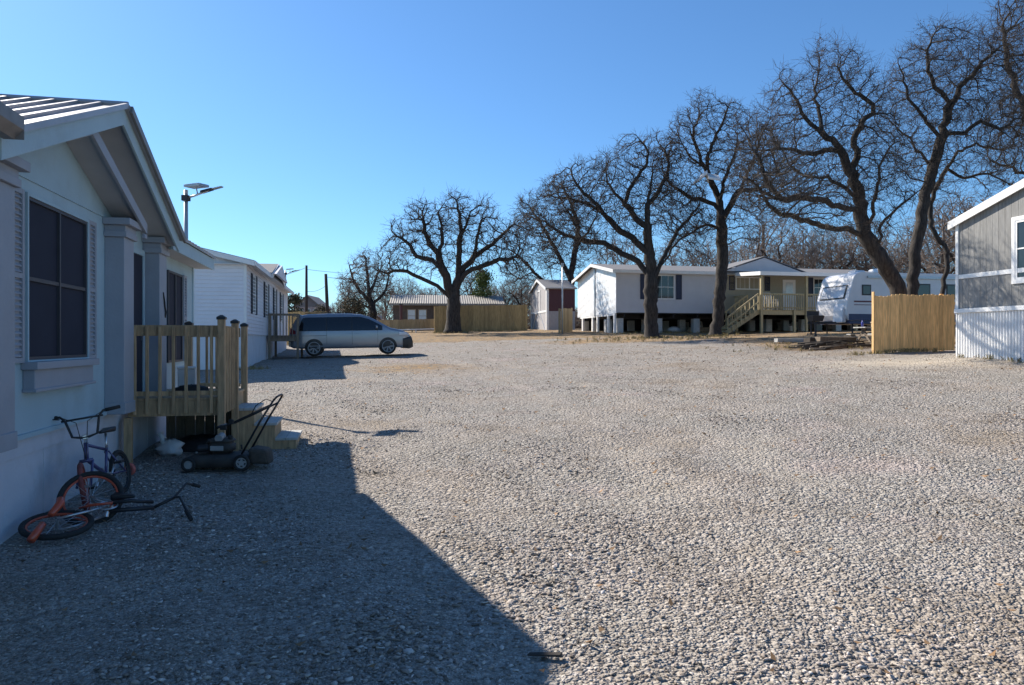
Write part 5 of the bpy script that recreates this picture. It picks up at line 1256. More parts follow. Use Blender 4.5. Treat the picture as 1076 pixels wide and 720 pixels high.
oak('oak with stout trunk leaning toward the grey pier home behind the golden picket fence',[
  [(956,372)]+c2((395,690),(350,610),(315,560),(300,500),(290,440),(265,370),(240,320),(200,290),(170,265),(150,235),(120,180),(95,150)),
  c2((305,545),(270,535),(230,530),(190,518),(150,505),(110,492),(80,487),(62,455),(40,445)),
  c2((297,490),(250,475),(200,458),(150,450),(110,456),(60,438),(25,410),(5,395)),
  c2((275,385),(290,350),(285,300),(300,260),(325,240),(322,215),(295,192),(265,165),(240,120),(255,85)),
  c2((205,292),(195,240),(185,190),(190,140),(190,105)),
  c2((335,590),(350,520),(375,490),(410,465),(450,425),(470,400)),
  c2((318,545),(330,480),(342,420),(345,370),(370,330),(390,300)),
  c2((292,450),(250,420),(215,400),(170,400),(120,370)),
  c2((245,325),(215,330),(180,340),(120,330),(60,330)),
  c2((100,455),(70,420),(50,370),(30,330))],26.5,
  [(835,125,38),(880,85,36),(805,165,34,-1.5),(895,140,40),(850,170,38),(815,205,32,-2.5),(868,62,24),(925,165,34),(940,205,26,-1.5),(900,190,34),(795,140,26,-2.5),(850,212,28,-2),(830,92,24),(905,100,28),(915,125,26),(840,190,26,-4),(790,195,24,-3),(780,170,20,-2),(870,235,16,-2),(930,235,18,-2),(890,215,20,-3.5),(930,120,22),(945,165,20,-1),(915,85,18)],11,.28,8000,leaves=1100,depth=.45,twigs=3,iters=150,slopes=[0,-.62,-.6,.1,.3,-.55,-.45,-.5,-.3,-.6])
oak('tall twin stemmed oak close behind the grey grained home',[
  [(962,372)]+c2((430,700),(435,590),(450,520),(465,430),(480,370),(505,290),(515,210),(480,160),(465,90),(480,50)),
  [(986,371)]+c2((500,700),(515,590),(482,540),(476,480),(492,420),(520,370),(545,340),(590,318),(650,330),(710,322),(760,300)),
  c2((515,240),(535,200),(560,160),(610,110),(660,60),(690,30)),
  c2((505,290),(560,285),(600,260),(650,275),(700,250)),
  c2((468,420),(430,400),(400,380),(385,340)),
  c2((500,300),(450,240),(420,200),(400,130),(390,110)),
  c2((520,375),(560,400),(620,390),(680,420),(720,400)),
  c2((480,370),(440,330),(420,300),(380,270))],27.5,
  [(980,80,42),(1010,60,38),(1035,100,40),(1000,130,40),(960,120,32),(1050,60,34),(1060,140,36),(1020,165,30),(965,170,28),(985,45,24),(1065,180,22),(950,85,24),(940,130,20),(935,100,16),(1000,200,18),(1040,195,18)],12,.22,8000,leaves=1100,depth=.4,twigs=3,iters=150)
oak('oak reaching in from beyond the roof of the grey grained home',[
  [(1130,372),(1125,300),(1118,240),(1105,180),(1095,130),(1100,80),(1110,20)],
  [(1112,215),(1090,190),(1060,175),(1040,170)],[(1100,150),(1075,110),(1060,70),(1055,30)],[(1097,120),(1120,80),(1150,40)],[(1120,250),(1150,200),(1180,150)]],30,
  [(1085,40,46),(1110,90,52),(1075,120,40),(1130,30,46),(1160,110,50),(1062,160,28),(1075,5,30)],13,.32,7000,leaves=1100,depth=.4,twigs=3)
oak('broad oak with low left limb standing before the long grey pier home',[
  [(685,355)]+c3((483,740),(481,660),(480,600),(475,520),(470,430),(472,370),(485,310),(490,250)),
  c3((478,630),(440,580),(400,560),(330,520),(290,515),(250,505),(180,482),(120,440),(60,400)),
  c3((474,560),(450,530),(420,500),(370,470),(340,435),(310,410),(240,380),(180,370),(120,360)),
  c3((470,470),(440,445),(395,390),(345,330),(330,280),(300,250)),
  c3((395,392),(420,330),(460,270),(472,220),(440,170)),
  c3((482,650),(510,600),(540,560),(560,520),(600,490),(650,478),(690,440)),
  c3((500,610),(520,570),(540,530),(570,480),(600,440),(640,395),(650,350)),
  c3((472,400),(510,350),(525,310),(540,260),(520,200)),
  c3((335,435),(290,380),(250,340),(210,270)),
  c3((255,506),(230,450),(200,400),(170,340))],40,
  [(600,215,28),(640,185,28),(672,170,26),(690,200,30),(650,225,30),(610,248,22),(575,240,22),(715,235,26),(702,160,20),(630,205,28),(670,245,20),(590,200,20),(735,230,18),(560,230,16),(615,185,18),(655,160,16),(690,150,14),(725,205,18),(580,262,14),(640,262,14),(730,260,14)],14,.36,8500,leaves=1200,twigs=3,tw_len=.6,tw_r=.009,step=.25,kill=.32)
oak('tall upright oak at the foot of the long porch stair',[
  [(751,357)]+c3((702,760),(708,680),(715,600),(715,500),(710,420),(703,370),(690,340),(670,300),(650,250),(620,160),(640,110),(650,70)),
  c3((715,450),(740,400),(770,350),(800,290),(820,240),(830,190),(850,130)),
  c3((708,420),(690,390),(655,378),(620,370),(590,350),(560,340),(530,300)),
  c3((662,285),(670,230),(690,180),(720,115),(740,60)),
  c3((655,265),(610,230),(580,180),(560,130)),
  c3((705,380),(720,320),(740,270),(760,220),(770,160)),
  c3((770,350),(820,340),(860,330),(890,300)),
  c3((715,480),(680,460),(640,470),(590,500))],41,
  [(730,128,22),(755,150,26),(775,185,26),(735,175,24),(705,168,22),(757,118,18),(790,150,24),(720,205,24),(788,215,24),(805,185,22),(762,242,18),(700,198,18),(735,240,18),(712,140,16),(738,106,13),(775,125,16),(808,155,16),(695,225,16),(815,210,16),(795,245,14)],15,.32,8000,leaves=1200,twigs=3,tw_len=.6,tw_r=.009,step=.25,kill=.32,depth=.4)
oak('wide spreading oak in front of the olive brown board fence',[
  [(476,349)]+c6((365,630),(367,570),(372,510),(380,450),(387,400),(390,320),(395,230),(392,150),(380,90)),
  c6((366,560),(345,515),(320,490),(290,468),(260,450),(225,432),(190,420),(160,402),(130,400),(100,402),(70,415),(40,400)),
  c6((368,530),(345,470),(330,420),(310,365),(300,320),(318,260),(310,200),(300,150)),
  c6((318,385),(270,355),(200,330),(160,270),(110,250)),
  c6((376,500),(395,450),(410,420),(450,395),(520,375),(570,350),(610,355),(650,330)),
  c6((384,440),(400,400),(430,370),(460,340),(500,305),(540,280),(600,220),(640,190)),
  c6((380,530),(410,500),(440,460),(465,420),(490,400)),
  c6((300,330),(260,280),(240,220),(230,160)),
  c6((460,340),(470,280),(480,220),(500,150)),
  c6((395,260),(420,200),(440,140))],52,
  [(475,235,26),(445,245,24),(420,265,22),(405,280,15),(505,240,24),(525,255,22),(540,275,20),(460,270,22),(500,270,20),(480,215,16),(440,225,18),(545,245,18),(420,240,14),(510,220,14)],16,.48,8000,leaves=1300,twigs=3,tw_len=.75,tw_r=.011,step=.31,kill=.40,infl=2.4)
oak('oak crowded behind the roof of the maroon shed',[
  [(596,350),(597,325),(600,290),(604,265),(607,240),(600,215),(590,195)],[(599,295),(590,275),(580,255),(565,230),(550,210)],[(590,348),(584,310),(578,280),(570,255),(560,240)],[(604,262),(620,240),(630,220)],[(584,305),(560,285),(540,265),(530,260)]],66,
  [(560,225,24),(585,205,22),(600,235,24),(545,250,20),(575,265,24),(615,255,20),(610,215,18),(545,285,18),(600,280,18)],17,.38,6000,leaves=900,twigs=3,tw_len=.8,tw_r=.012,step=.40,kill=.44,infl=2.6)
oak('pale vase shaped bare tree rising behind the silver van roof',[
  [(392,346),(391,325),(388,310),(386,290),(384,270)],[(390,318),(378,305),(370,290),(366,275)],[(390,322),(402,310),(408,295),(410,280)],[(391,325),(375,318),(362,310)],[(388,310),(396,290),(398,270)]],70,
  [(383,283,16),(370,298,15),(400,295,15),(365,312,12),(385,305,14),(408,310,9),(384,270,9)],18,.34,3500,leaves=500,twigs=4,tw_len=.9,tw_r=.012,step=.40,kill=.42,infl=3,m_twig='twig_pale',group=None,name='bare_tree')

# background trees: two kinds, copied
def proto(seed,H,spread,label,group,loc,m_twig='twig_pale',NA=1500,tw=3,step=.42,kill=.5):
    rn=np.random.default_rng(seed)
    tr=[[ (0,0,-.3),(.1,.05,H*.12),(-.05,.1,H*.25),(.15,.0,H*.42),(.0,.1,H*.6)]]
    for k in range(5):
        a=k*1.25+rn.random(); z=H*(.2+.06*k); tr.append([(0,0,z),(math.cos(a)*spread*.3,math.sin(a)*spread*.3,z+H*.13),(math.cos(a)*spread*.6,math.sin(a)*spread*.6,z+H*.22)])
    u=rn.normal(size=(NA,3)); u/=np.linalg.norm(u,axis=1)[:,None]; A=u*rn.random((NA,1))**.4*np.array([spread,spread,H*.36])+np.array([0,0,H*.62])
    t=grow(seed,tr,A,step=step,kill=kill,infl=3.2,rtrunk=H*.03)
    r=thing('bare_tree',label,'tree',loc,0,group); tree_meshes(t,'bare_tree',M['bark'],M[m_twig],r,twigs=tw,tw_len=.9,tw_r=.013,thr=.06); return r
G1='bare grey trees in the row behind the long pier home'
rn=random.Random(5)
row=[(818,64),(848,70),(876,62),(908,66),(934,60),(962,66),(992,56),(1016,52),(1045,58),(1080,52),(786,72),(752,76),(712,78),(655,80),(1130,62)]
pa=pb=None
for i,(px,Y) in enumerate(row):
    x=(px-CX)/F*Y; loc=Vector((x,Y,gz(x,Y)-.1))
    lab='bare tree in the thin woodland row directly behind the long grey pier home'
    if pa is None: o=pa=proto(41,8.6,3.0,lab,G1,loc)
    elif pb is None: o=pb=proto(42,7.6,3.2,lab,G1,loc)
    else: o=copy_tree(pa if i%2 else pb)
    o.location=loc; o.rotation_euler=(0,0,rn.uniform(0,6.28)); s=rn.uniform(.85,1.25); o.scale=(s,s,s*rn.uniform(.95,1.1))
G2='bare trees behind the olive brown board fence'
for i,(px,Y) in enumerate([(530,72),(548,66),(515,84),(495,80),(455,86),(425,90),(405,100),(372,104),(438,78),(563,76),(355,120),(575,90)]):
    x=(px-CX)/F*Y; o=copy_tree(pa if i%2 else pb); o['label']='bare tree standing in the background beyond the olive brown board fence'; o['group']=G2
    o.location=Vector((x,Y,gz(x,Y)-.1)); o.rotation_euler=(0,0,rn.uniform(0,6.28)); s=rn.uniform(.6,.85); o.scale=(s,s,s)
# distant woodland that reads as one mass
def woods():
    pc=proto(43,8,3.4,None,None,Vector((0,0,0)),NA=650,tw=3,step=.5,kill=.75)
    src=[c for c in pc.children if c.name.startswith('crown')][0].data; src2=[c for c in pc.children if c.name.startswith('trunk')][0].data
    Vs=[];Fs=[];o=0; rg=np.random.default_rng(8)
    def arr(me):
        v=np.empty(len(me.vertices)*3,np.float32); me.vertices.foreach_get('co',v); return v.reshape(-1,3), [tuple(p.vertices) for p in me.polygons if len(p.vertices)==4]
    a,b=arr(src),arr(src2); V0=np.concatenate([a[0],b[0]]); F0=np.array(a[1]+[tuple(i+len(a[0]) for i in f) for f in b[1]])
    for i in range(46):
        Y=rg.uniform(115,165); px=rg.uniform(-150,1250); x=(px-CX)/F*Y; s=rg.uniform(.55,.95); t=rg.uniform(0,6.28); c,si=math.cos(t),math.sin(t)
        V=V0@np.array([[c,si,0],[-si,c,0],[0,0,1]])*s+np.array([x,Y,gz(x,Y)]); Vs.append(V); Fs.append(F0+o); o+=len(V)
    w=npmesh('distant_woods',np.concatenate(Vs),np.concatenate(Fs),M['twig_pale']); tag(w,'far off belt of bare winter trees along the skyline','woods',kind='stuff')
    Vs=[];Fs=[];o=0; k=V0[:,2]>2.2; remap=-np.ones(len(V0),int); 
    for i in range(80):
        Y=rg.uniform(72,98); px=rg.uniform(335,1150); x=(px-CX)/F*Y; s=rg.uniform(.6,.9); t=rg.uniform(0,6.28); c,si=math.cos(t),math.sin(t)
        V=(V0-np.array([0,0,2.6]))@np.array([[c,si,0],[-si,c,0],[0,0,.62]])*s+np.array([x,Y,gz(x,Y)]); Vs.append(V); Fs.append(F0+o); o+=len(V)
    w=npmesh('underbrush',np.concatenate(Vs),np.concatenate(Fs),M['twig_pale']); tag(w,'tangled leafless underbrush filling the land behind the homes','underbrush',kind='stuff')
    for c_ in list(pc.children): bpy.data.objects.remove(c_)
    bpy.data.objects.remove(pc)
woods()
def leafy(name,label,px,pybase,Y,H,Rr,m,cone=False,n=5200,cat='tree',ls=.10,group=None):
    rg=np.random.default_rng(int(px)); x=(px-CX)/F*Y; g=gz(x,Y); r=thing(name,label,cat,(x,Y,g),0,group)
    MB().tube([(0,0,-.2),(.03,.02,H*.4),(0,.05,H*.9)],[.09*H/4,.06*H/4,.02],8).build('trunk',M['bark'],r,True)
    b=MB(); cl=[]
    for k in range(26):
        t=rg.random(); z=H*(.18+.8*t); w=Rr*(1-t*.85 if cone else math.sqrt(max(.05,1-(2*t-.95)**2))); a=rg.uniform(0,6.28); q=w*rg.uniform(.35,1); e=(q*math.cos(a),q*math.sin(a),z); cl.append(e); b.tube([(0,0,z*.8),e],[.02,.006],4,False)
    b.build('branch',M['bark'],r)
    cl=np.array(cl); k=rg.integers(0,len(cl),n); c=cl[k]+rg.normal(0,1,(n,3))*np.array([.3,.3,.22])*Rr*.75
    u=rg.normal(size=(n,3)); u/=np.linalg.norm(u,axis=1)[:,None]; v=np.cross(u,rg.normal(size=(n,3))); v/=np.linalg.norm(v,axis=1)[:,None]; s=rg.uniform(.5,1.2,(n,1))*ls
    V=np.stack([c-u*s,c+v*s*.5,c+u*s,c-v*s*.5],1).reshape(-1,3); npmesh('crown',V,np.arange(len(V)).reshape(-1,4),m,r); return r
def dry_leaves():
    rg=np.random.default_rng(21); n=2600; x=rg.uniform(-6,14,n); y=3+38*rg.random(n)**1.3; k=(np.abs(x)<.8*y)&(x>-4.2-.21*(y-6.7)); x=x[k];y=y[k]; n=len(x); z=gza(x,y)+.022
    a=rg.uniform(0,6.28,n); s=rg.uniform(.012,.034,n)*(1+y/60); c=np.c_[x,y,z]; u=np.c_[np.cos(a),np.sin(a),rg.normal(0,.3,n)]*s[:,None]; v=np.c_[-np.sin(a),np.cos(a),rg.normal(0,.3,n)]*s[:,None]*.5; up=np.c_[np.zeros(n),np.zeros(n),s*.4]
    V=np.stack([c-u+up,c+v,c+u+up,c-v],1).reshape(-1,3); o=npmesh('dry_leaves',V,np.arange(len(V)).reshape(-1,4),M['leaf']); tag(o,'scattered dry brown leaves lying on the gravel','leaves',kind='stuff')
dry_leaves()
def dry_grass():
    rg=np.random.default_rng(31); C=[]
    def line(p,q,n,w): t=rg.random(n)[:,None]; C.append(np.array(p)+(np.array(q)-np.array(p))*t+rg.normal(0,w,(n,2)))
    line((10.9,23.75),(13.9,24.15),70,.10); line((12.75,21.3),(13.9,17.2),40,.10); line((6.4,44.0),(14,45.4),120,.7); line((-5.6,53.0),(1.2,54.5),130,.25)
    for x,y,n,w in ((7.5,40,90,.55),(11.2,41,80,.55),(-4.1,52,80,.6),(9.5,38.6,90,1.4),(5,38.8,80,1.3),(11.5,28.8,90,1.2),(-8.3,23.9,20,.25)): C.append(np.array([x,y])+rg.normal(0,w,(n,2)))
    c=np.concatenate(C); nb=9; b=np.repeat(c,nb,0)+rg.normal(0,.035,(len(c)*nb,2)); n=len(b); z=gza(b[:,0],b[:,1])-.01
    a=rg.uniform(0,6.28,n); h=rg.uniform(.04,.17,n); w=rg.uniform(.004,.009,n); lean=rg.uniform(.1,.9,n)*h; d=rg.uniform(0,6.28,n)
    p0=np.c_[b[:,0]-np.cos(a)*w,b[:,1]-np.sin(a)*w,z]; p1=np.c_[b[:,0]+np.cos(a)*w,b[:,1]+np.sin(a)*w,z]; m=np.c_[np.cos(d)*lean*.4,np.sin(d)*lean*.4,h*.65]; t=np.c_[b[:,0]+np.cos(d)*lean,b[:,1]+np.sin(d)*lean,z+h]
    V=np.stack([p0,p1,p1+m,t,p0+m],1).reshape(-1,3); o=npmesh('dry_grass',V,np.arange(len(V)).reshape(-1,5),M['dry_blade']); tag(o,'sparse dry straw grass round the oak trunks and fence foot','grass',kind='stuff')
dry_grass()
leafy('pine_tree','yellow green pine showing above the tin roof right of the spreading oak trunk',508,345,68,5.6,1.5,M['evergreen'],True)
leafy('evergreen_bush','dark green bush rising over the olive plank fence behind the white home',309,345,46,2.9,.8,M['darkgreen'],False,3000,'bush')
leafy('evergreen_bush','brownish green bush at the foot of the pale vase shaped bare tree',372,340,66,2.9,1.4,M['deadleaf'],False,3200,'bush')
leafy('evergreen_bush','small bush beside the tilted utility pole',338,335,80,2.6,1.0,M['deadleaf'],False,2200,'bush')

# ------------------------------------------------------------------ solar street lamps
def lamp(label,loc,H,rotz,group):
    r=thing('street_lamp',label,'street lamp',loc,rotz,group)
    MB().tube([(0,0,-.3),(0,0,H*.5),(0,0,H)],[.055,.05,.042],12).build('pole',M['steel'],r,True)
    b=MB(); b.tube([(0,0,H-.18),(.2,0,H-.13),(.52,0,H-.02)],.024,8); b.build('arm',M['steel'],r,True)
    b=MB(); b.hexa([(.36,-.08,H-.08),(.62,-.075,H-.01),(.62,.075,H-.01),(.36,.08,H-.08),(.36,-.075,H-.03),(.62,-.07,H+.03),(.62,.07,H+.03),(.36,.075,H-.03)]); hd=b.build('lamp_head',M['darksteel'],r,bevel=.012)
    b=MB(); b.hexa([(.625,-.07,H-.005),(.84,-.06,H+.045),(.84,.06,H+.045),(.625,.07,H-.005),(.625,-.065,H+.02),(.84,-.055,H+.065),(.84,.055,H+.065),(.625,.065,H+.02)]); b.build('light_panel',M['steel'],hd,bevel=.008)
    b=MB(); b.tube([(.27,0,H-.10),(.24,0,H+.04)],.016,8); b.hexa([(.07,-.22,H+.02),(.42,-.22,H+.05),(.42,.22,H+.09),(.07,.22,H+.06),(.07,-.22,H+.07),(.42,-.22,H+.10),(.42,.22,H+.14),(.07,.22,H+.11)])
    p=b.build('panel_case',M['steel'],r,bevel=.006)
    b=MB(); b.hexa([(.085,-.205,H+.073),(.405,-.205,H+.101),(.405,.205,H+.139),(.085,.205,H+.111),(.085,-.205,H+.079),(.405,-.205,H+.107),(.405,.205,H+.145),(.085,.205,H+.117)]); b.build('solar_cells',M['solar'],p)
    b=MB(); b.box(-.07,.07,-.07,.07,H-.24,H-.12); b.build('clamp',M['darksteel'],r); return r
lx,ly=-7.16,16.3; lg=gz(lx,ly)
la=lamp('grey solar street lamp on a steel pole rising behind the pale blue home',(lx,ly,lg),4.92-lg+.05,R(-6),'solar street lamps')
lx2,ly2=-13.0,42.6; lamp('small far off solar street lamp showing over the white lap sided home',(lx2,ly2,gz(lx2,ly2)),5.75-gz(lx2,ly2),R(5),'solar street lamps')
# lamp head strapped to the tall oak
def tree_lamp():
    p=at(743,185,40.0); r=thing('solar_lamp','white solar lamp head and panel fixed high in the tall upright oak','solar lamp',p,R(-8),'solar street lamps'); r.scale=(1.15,1.3,1.9)
    b=MB(); b.hexa([(-.62,-.14,-.22),(.0,-.16,.04),(.0,.16,.04),(-.62,.14,-.22),(-.62,-.12,-.16),(.0,-.14,.12),(.0,.14,.12),(-.62,.12,-.16)]); b.build('lamp_head',M['white'],r,bevel=.02)
    b=MB(); b.hexa([(.02,-.3,-.14),(.58,-.3,-.20),(.58,.3,-.02),(.02,.3,.06),(.02,-.3,-.06),(.58,-.3,-.12),(.58,.3,.06),(.02,.3,.14)]); b.build('panel_case',M['white'],r,bevel=.02)
    b=MB(); b.tube([(-.3,0,-.02),(.0,.05,.14),(.05,.3,.05),(.12,.5,-.1)],.035,8); b.build('arm',M['white'],r,True)
tree_lamp()
p=at(591,350,46.0); g=gz(p.x,46.0)
r=thing('metal_post','slender bare steel post in front of the maroon shed','post',(p.x,46.0,g)); MB().tube([(0,0,-.3),(0,0,4.3)],[.045,.04],10).build('pole',M['steel'],r,True); MB().box(-.09,.09,-.05,.05,4.2,4.42).build('cap',M['steel'],r,bevel=.01)

# ------------------------------------------------------------------ utility poles, wires
def upole(label,px,pytop,Y,rad,lean=0,cross=False,box=False):
    x=(px-CX)/F*Y; g=gz(x,Y); zt=EYE+(CY-pytop)/F*Y-g
    r=thing('utility_pole',label,'utility pole',(x,Y,g),0,'wooden utility poles'); MB().tube([(0,0,-.5),(lean*.5*zt,0,zt*.5),(lean*zt,0,zt)],[rad,rad*.9,rad*.75],10).build('pole',M['pole_wood'],r,True)
    if cross: MB().box(lean*zt-.9,lean*zt+.9,-.06,.06,zt-.5,zt-.36).build('crossarm',M['pole_wood'],r)
    if box:
        b=MB(); b.cyl((-.45,-.1,zt-3.0),(-.45,-.1,zt-1.9),.27,14); b.beam((-.45,-.1,zt-2.2),(0,0,zt-2.2),.08,.08); b.build('transformer',M['steel'],r)
    return Vector((x+lean*zt,Y,g+zt))
t1=upole('straight dark utility pole standing in front of the dusty pink house',322,279,75,.16)
t2=upole('utility pole tilted to one side beside the dusty pink house',345,288,76,.20,-.045)
t3=upole('utility pole with round transformer can above the grey pier home porch',802,236,68,.17,0,False,True)
t4=upole('short black post showing just above the silver van roof',355,325,60,.10)
def wire(a,b_,sag,label,r=.018):
    a=Vector(a); b_=Vector(b_); o=MB(); o.tube([a.lerp(b_,i/16)-a-Vector((0,0,sag*4*(i/16)*(1-i/16))) for i in range(17)],r,5); ob=o.build('power_line',M['wire'],None,True,loc=a); tag(ob,label,'cable','overhead cables')
wire(t1-Vector((0,0,.2)),Vector((-20,45,5.6)),.7,'upper overhead cable running from the straight dark utility pole toward the white home')
wire(t1-Vector((0,0,2.6)),t2-Vector((0,0,1.2)),.25,'short overhead cable slung between the straight and the tilted utility poles')
wire(t2-Vector((0,0,.3)),at(470,285,110),.9,'overhead cable leading from the tilted utility pole toward the spreading oak')
wire(t1-Vector((0,0,.4)),at(470,272,120),1.2,'long high overhead cable leading from the straight dark utility pole across the sky')

# ------------------------------------------------------------------ far house and pickup trucks
def far_house():
    Y=110; x=(308-CX)/F*Y; g=gz(x,Y); r=thing('house','small dusty pink house with dark gable roof far behind the van','house',(x,Y,g),0)
    zb=EYE+(CY-345)/F*Y-g-.6; ze=EYE+(CY-322.5)/F*Y-g; zp=EYE+(CY-310)/F*Y-g; W=4.3
    b=MB(); b.prism([(0.2,zb),(W-.2,zb),(W-.2,ze),(W/2,zp-.15),(.2,ze)],'y',0,6); b.build('wall',M['pink_wall'],r)
    b=MB(); b.slab((0-.1,-.4,ze-.1),(W/2,-.4,zp),(W/2,6.4,zp),(-.1,6.4,ze-.1),.12); b.slab((W/2+.001,-.4,zp),(W+.1,-.4,ze-.1),(W+.1,6.4,ze-.1),(W/2+.001,6.4,zp),.12); b.build('roof',M['shingle'],r)
    MB().prism([(.25,ze),(W-.25,ze),(W/2,zp-.2)],'y',-.02,-.002).build('gable',M['shingle'],r)
    for a in (.9,2.0,3.0): window(r,-.0,a,a+.55,ze-1.3,ze-.3,M['white'],M['glass'],face='y',fw=.05)
    b=MB(); b.box(.2,W-.6,-1.6,-.01,ze-2.3,ze-2.15); b.build('porch_roof',M['shingle'],r)
far_house()
def pickup(px,Y,label,rot):
    x=(px-CX)/F*Y; g=gz(x,Y); r=thing('pickup_truck',label,'pickup truck',(x,Y,g),rot)
    b=MB(); b.prism([(0,.45),(5.3,.45),(5.3,.95),(5.1,1.10),(4.0,1.15),(3.4,1.80),(2.1,1.85),(1.9,1.15),(0,1.15)],'y',-.95,.95); b.build('body',M['truck'],r,bevel=.05)
    b=MB(); b.prism([(2.15,1.2),(3.75,1.2),(3.35,1.72),(2.2,1.76)],'y',-.965,-.952); b.prism([(2.15,1.2),(3.75,1.2),(3.35,1.72),(2.2,1.76)],'y',.952,.965); b.build('side_window',M['glass'],r)
    for xx in (1.0,4.3):
        for s in (-1,1):
            w=MB().ring((xx,s*.85,.38),(0,1,0),.28,.10,20,8).build('wheel',M['rubber'],r,True); MB().cyl((xx,s*.8,.38),(xx,s*.93,.38),.17,12).build('rim',M['chrome'],w)
pickup(398,84,'white pickup truck parked far off beyond the reddish plank fence',R(8))
pickup(372,96,'far white pickup truck half hidden behind the silver van roof',R(-4))
p=at(421.5,350,57); g=gz(p.x,57); r=thing('gate_post','tall rusty gate post at the end of the reddish plank fence','post',(p.x,57,g)); MB().tube([(0,0,-.3),(0,0,2.1)],.10,10).build('pole',M['maroon'],r); MB().box(-.13,.13,-.13,.13,2.1,2.16).build('cap',M['darksteel'],r)

# ------------------------------------------------------------------ clutter by the trailer: table, grill, timbers, brush pile
def picnic():
    p=at(905,355,28.6); g=gz(p.x,p.y); r=thing('picnic_table','low wooden picnic table beside the travel trailer and the golden fence','table',(p.x,p.y,g),GRID)
    b=MB(); 
    for k in range(4): b.box(-.1,1.6,-.36+k*.18,-.20+k*.18,.66,.70)
    b.build('tabletop',M['deckgrey'],r)
    for s in (-1,1): MB().box(-.1,1.6,s*.62-.13,s*.62+.13,.40,.44).build('bench',M['deckgrey'],r)
    for x in (.1,1.4):
        b=MB(); b.beam((x,-.5,0),(x,.1,.66),.05,.09); b.beam((x,.5,0),(x,-.1,.66),.05,.09); b.beam((x,-.72,.38),(x,.72,.38),.05,.08); b.build('leg_frame',M['oldwood'],r)
    c=Vector((p.x,p.y,g))+ND*.05+Vector((0,0,.70)); o=MB().tube([(0,0,0),(0,0,.17),(0,0,.20),(0,0,.26)],[.045,.045,.02,.02],12).build('water_bottle',M['purple_can'],None,True,loc=c); tag(o,'dark blue bottle standing on the picnic table','bottle')
    b=MB(); b.box(-.25,.25,-.16,.16,0,.22); b.box(-.27,.27,-.18,.18,.16,.20); o=b.build('carton',M['stump'],None,loc=Vector((p.x,p.y,g))+ND*.8+Vector((0,0,.701)),rotz=GRID); tag(o,'tan carton sitting on the picnic table by the fence','box')
picnic()
def grill():
    p=at(857,352,33.0); g=gz(p.x,p.y); r=thing('barbecue_grill','black pedestal grill standing in front of the travel trailer nose','grill',(p.x,p.y,g),GRID)
    MB().cyl((0,0,-.1),(0,0,.75),.045,10).build('pedestal',M['darksteel'],r)
    b=MB(); b.hexa([(-.24,-.18,.76),(.24,-.18,.76),(.24,.18,.76),(-.24,.18,.76),(-.30,-.22,1.0),(.30,-.22,1.0),(.30,.22,1.0),(-.30,.22,1.0)]); b.box(-.30,.30,.19,.22,1.0,1.22); b.build('firebox',M['darksteel'],r)
    b=MB()
    for k in range(9): b.box(-.28+k*.066,-.265+k*.066,-.2,.18,1.002,1.016)
    b.build('grate',M['darksteel'],r)
grill()
def blk(px,py,Y,sx,sy,sz,m,name,label,cat,rot=0):
    p=at(px,py,Y); g=gz(p.x,Y); b=MB(); j=.02
    b.hexa([(-sx,-sy,0),(sx,-sy+j,0),(sx-j,sy,0),(-sx,sy,0),(-sx+j,-sy,sz),(sx,-sy,sz-j),(sx-j,sy-j,sz),(-sx,sy,sz)]); o=b.build(name,m,None,bevel=.015,loc=(p.x,Y,g),rotz=rot); tag(o,label,cat)
blk(858,356,30.0,.42,.25,.30,M['charwood'],'timber_block','dark charred timber block lying below the black grill','timber',.1)
blk(878,354,29.6,.75,.22,.30,M['oldwood'],'timber_beam','brown squared beam lying beside the dark charred timber block','timber',.06)
blk(836,355,31.5,.9,.15,.16,M['deckgrey'],'plank','pale grey plank lying left of the dark charred timber block','plank',.15)
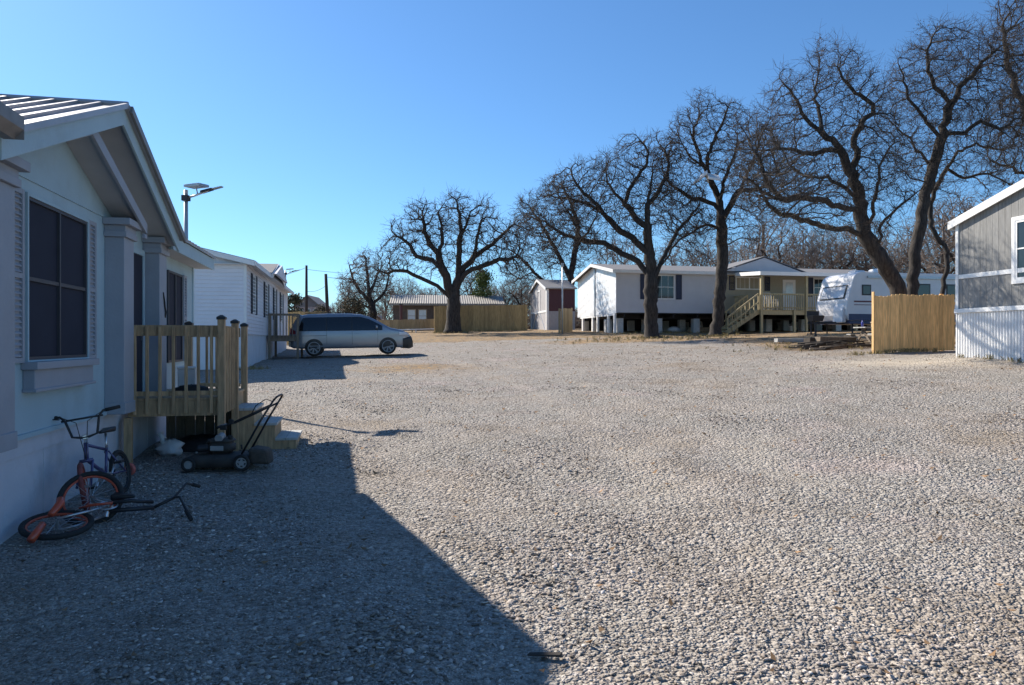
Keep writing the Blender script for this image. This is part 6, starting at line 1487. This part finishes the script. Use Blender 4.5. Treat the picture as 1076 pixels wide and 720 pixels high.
def pile():
    rg=random.Random(4); p=at(885,364,27.2); g=gz(p.x,p.y); r=thing('brush_pile','low pile of dark cut branches on the ground before the picnic table','brush pile',(p.x,p.y,g))
    for i in range(46):
        x=rg.uniform(-1.25,1.35); y=rg.uniform(-.6,.9); a=rg.gauss(.05,.45); l=rg.uniform(.3,.95); z=rg.uniform(.03,.30)*(1-abs(x)/1.7); rr=rg.uniform(.012,.045)
        gl=gz(p.x+x,p.y+y)-g
        pts=[(x-l*math.cos(a),y-l*math.sin(a),z+gl),(x+rg.uniform(-.1,.1),y+rg.uniform(-.06,.06),z+gl+rg.uniform(0,.08)),(x+l*math.cos(a),y+l*math.sin(a),z+gl+rg.uniform(-.02,.08))]
        MB().tube(pts,[rr,rr*.9,rr*.6],6).build('branch',M['charwood'] if i%11 else M['oldwood'],r,True)
pile()
# ------------------------------------------------------------------ camera, sun, sky
cam=bpy.data.cameras.new('camera'); co=bpy.data.objects.new('camera',cam); COL.objects.link(co)
co.location=(0,0,EYE); co.rotation_euler=(R(90),0,0); cam.sensor_width=36; cam.sensor_fit='HORIZONTAL'; cam.lens=F/1076*36; cam.clip_start=.05; cam.clip_end=3000; scn.camera=co
SH=Vector((1.0,-.872,-1.0)).normalized()       # direction the light travels
sun=bpy.data.lights.new('sun','SUN'); so=bpy.data.objects.new('sun',sun); COL.objects.link(so)
so.rotation_euler=SH.to_track_quat('-Z','Y').to_euler(); sun.energy=5.0; sun.angle=R(.53); sun.color=(1.0,.91,.79)
w=bpy.data.worlds.new('World'); scn.world=w; w.use_nodes=True; nt=w.node_tree; bg=nt.nodes['Background']
sky=nt.nodes.new('ShaderNodeTexSky'); sky.sky_type='NISHITA'; sky.sun_disc=False
el=math.asin(-SH.z); az=math.atan2(-SH.x,-SH.y)
sky.sun_elevation=el; sky.sun_rotation=az; sky.altitude=200; sky.air_density=1.0; sky.dust_density=.35; sky.ozone_density=2.2
tint=nt.nodes.new('ShaderNodeMix'); tint.data_type='RGBA'; tint.blend_type='MULTIPLY'; tint.inputs['Factor'].default_value=1; tint.inputs['B'].default_value=(.56,.86,1.12,1)
nt.links.new(sky.outputs[0],tint.inputs['A']); nt.links.new(tint.outputs['Result'],bg.inputs['Color']); bg.inputs['Strength'].default_value=.084
vs=scn.view_settings; scn.display_settings.display_device='sRGB'; vs.view_transform='Standard'; vs.look='None'; vs.gamma=1; vs.exposure=.78; vs.use_curve_mapping=False
scn.cycles.use_denoising=True; scn.cycles.max_bounces=6; scn.cycles.diffuse_bounces=3; scn.cycles.glossy_bounces=3; scn.cycles.transparent_max_bounces=4
scn.cycles.sample_clamp_indirect=4; scn.cycles.use_adaptive_sampling=False; scn.cycles.adaptive_threshold=.01
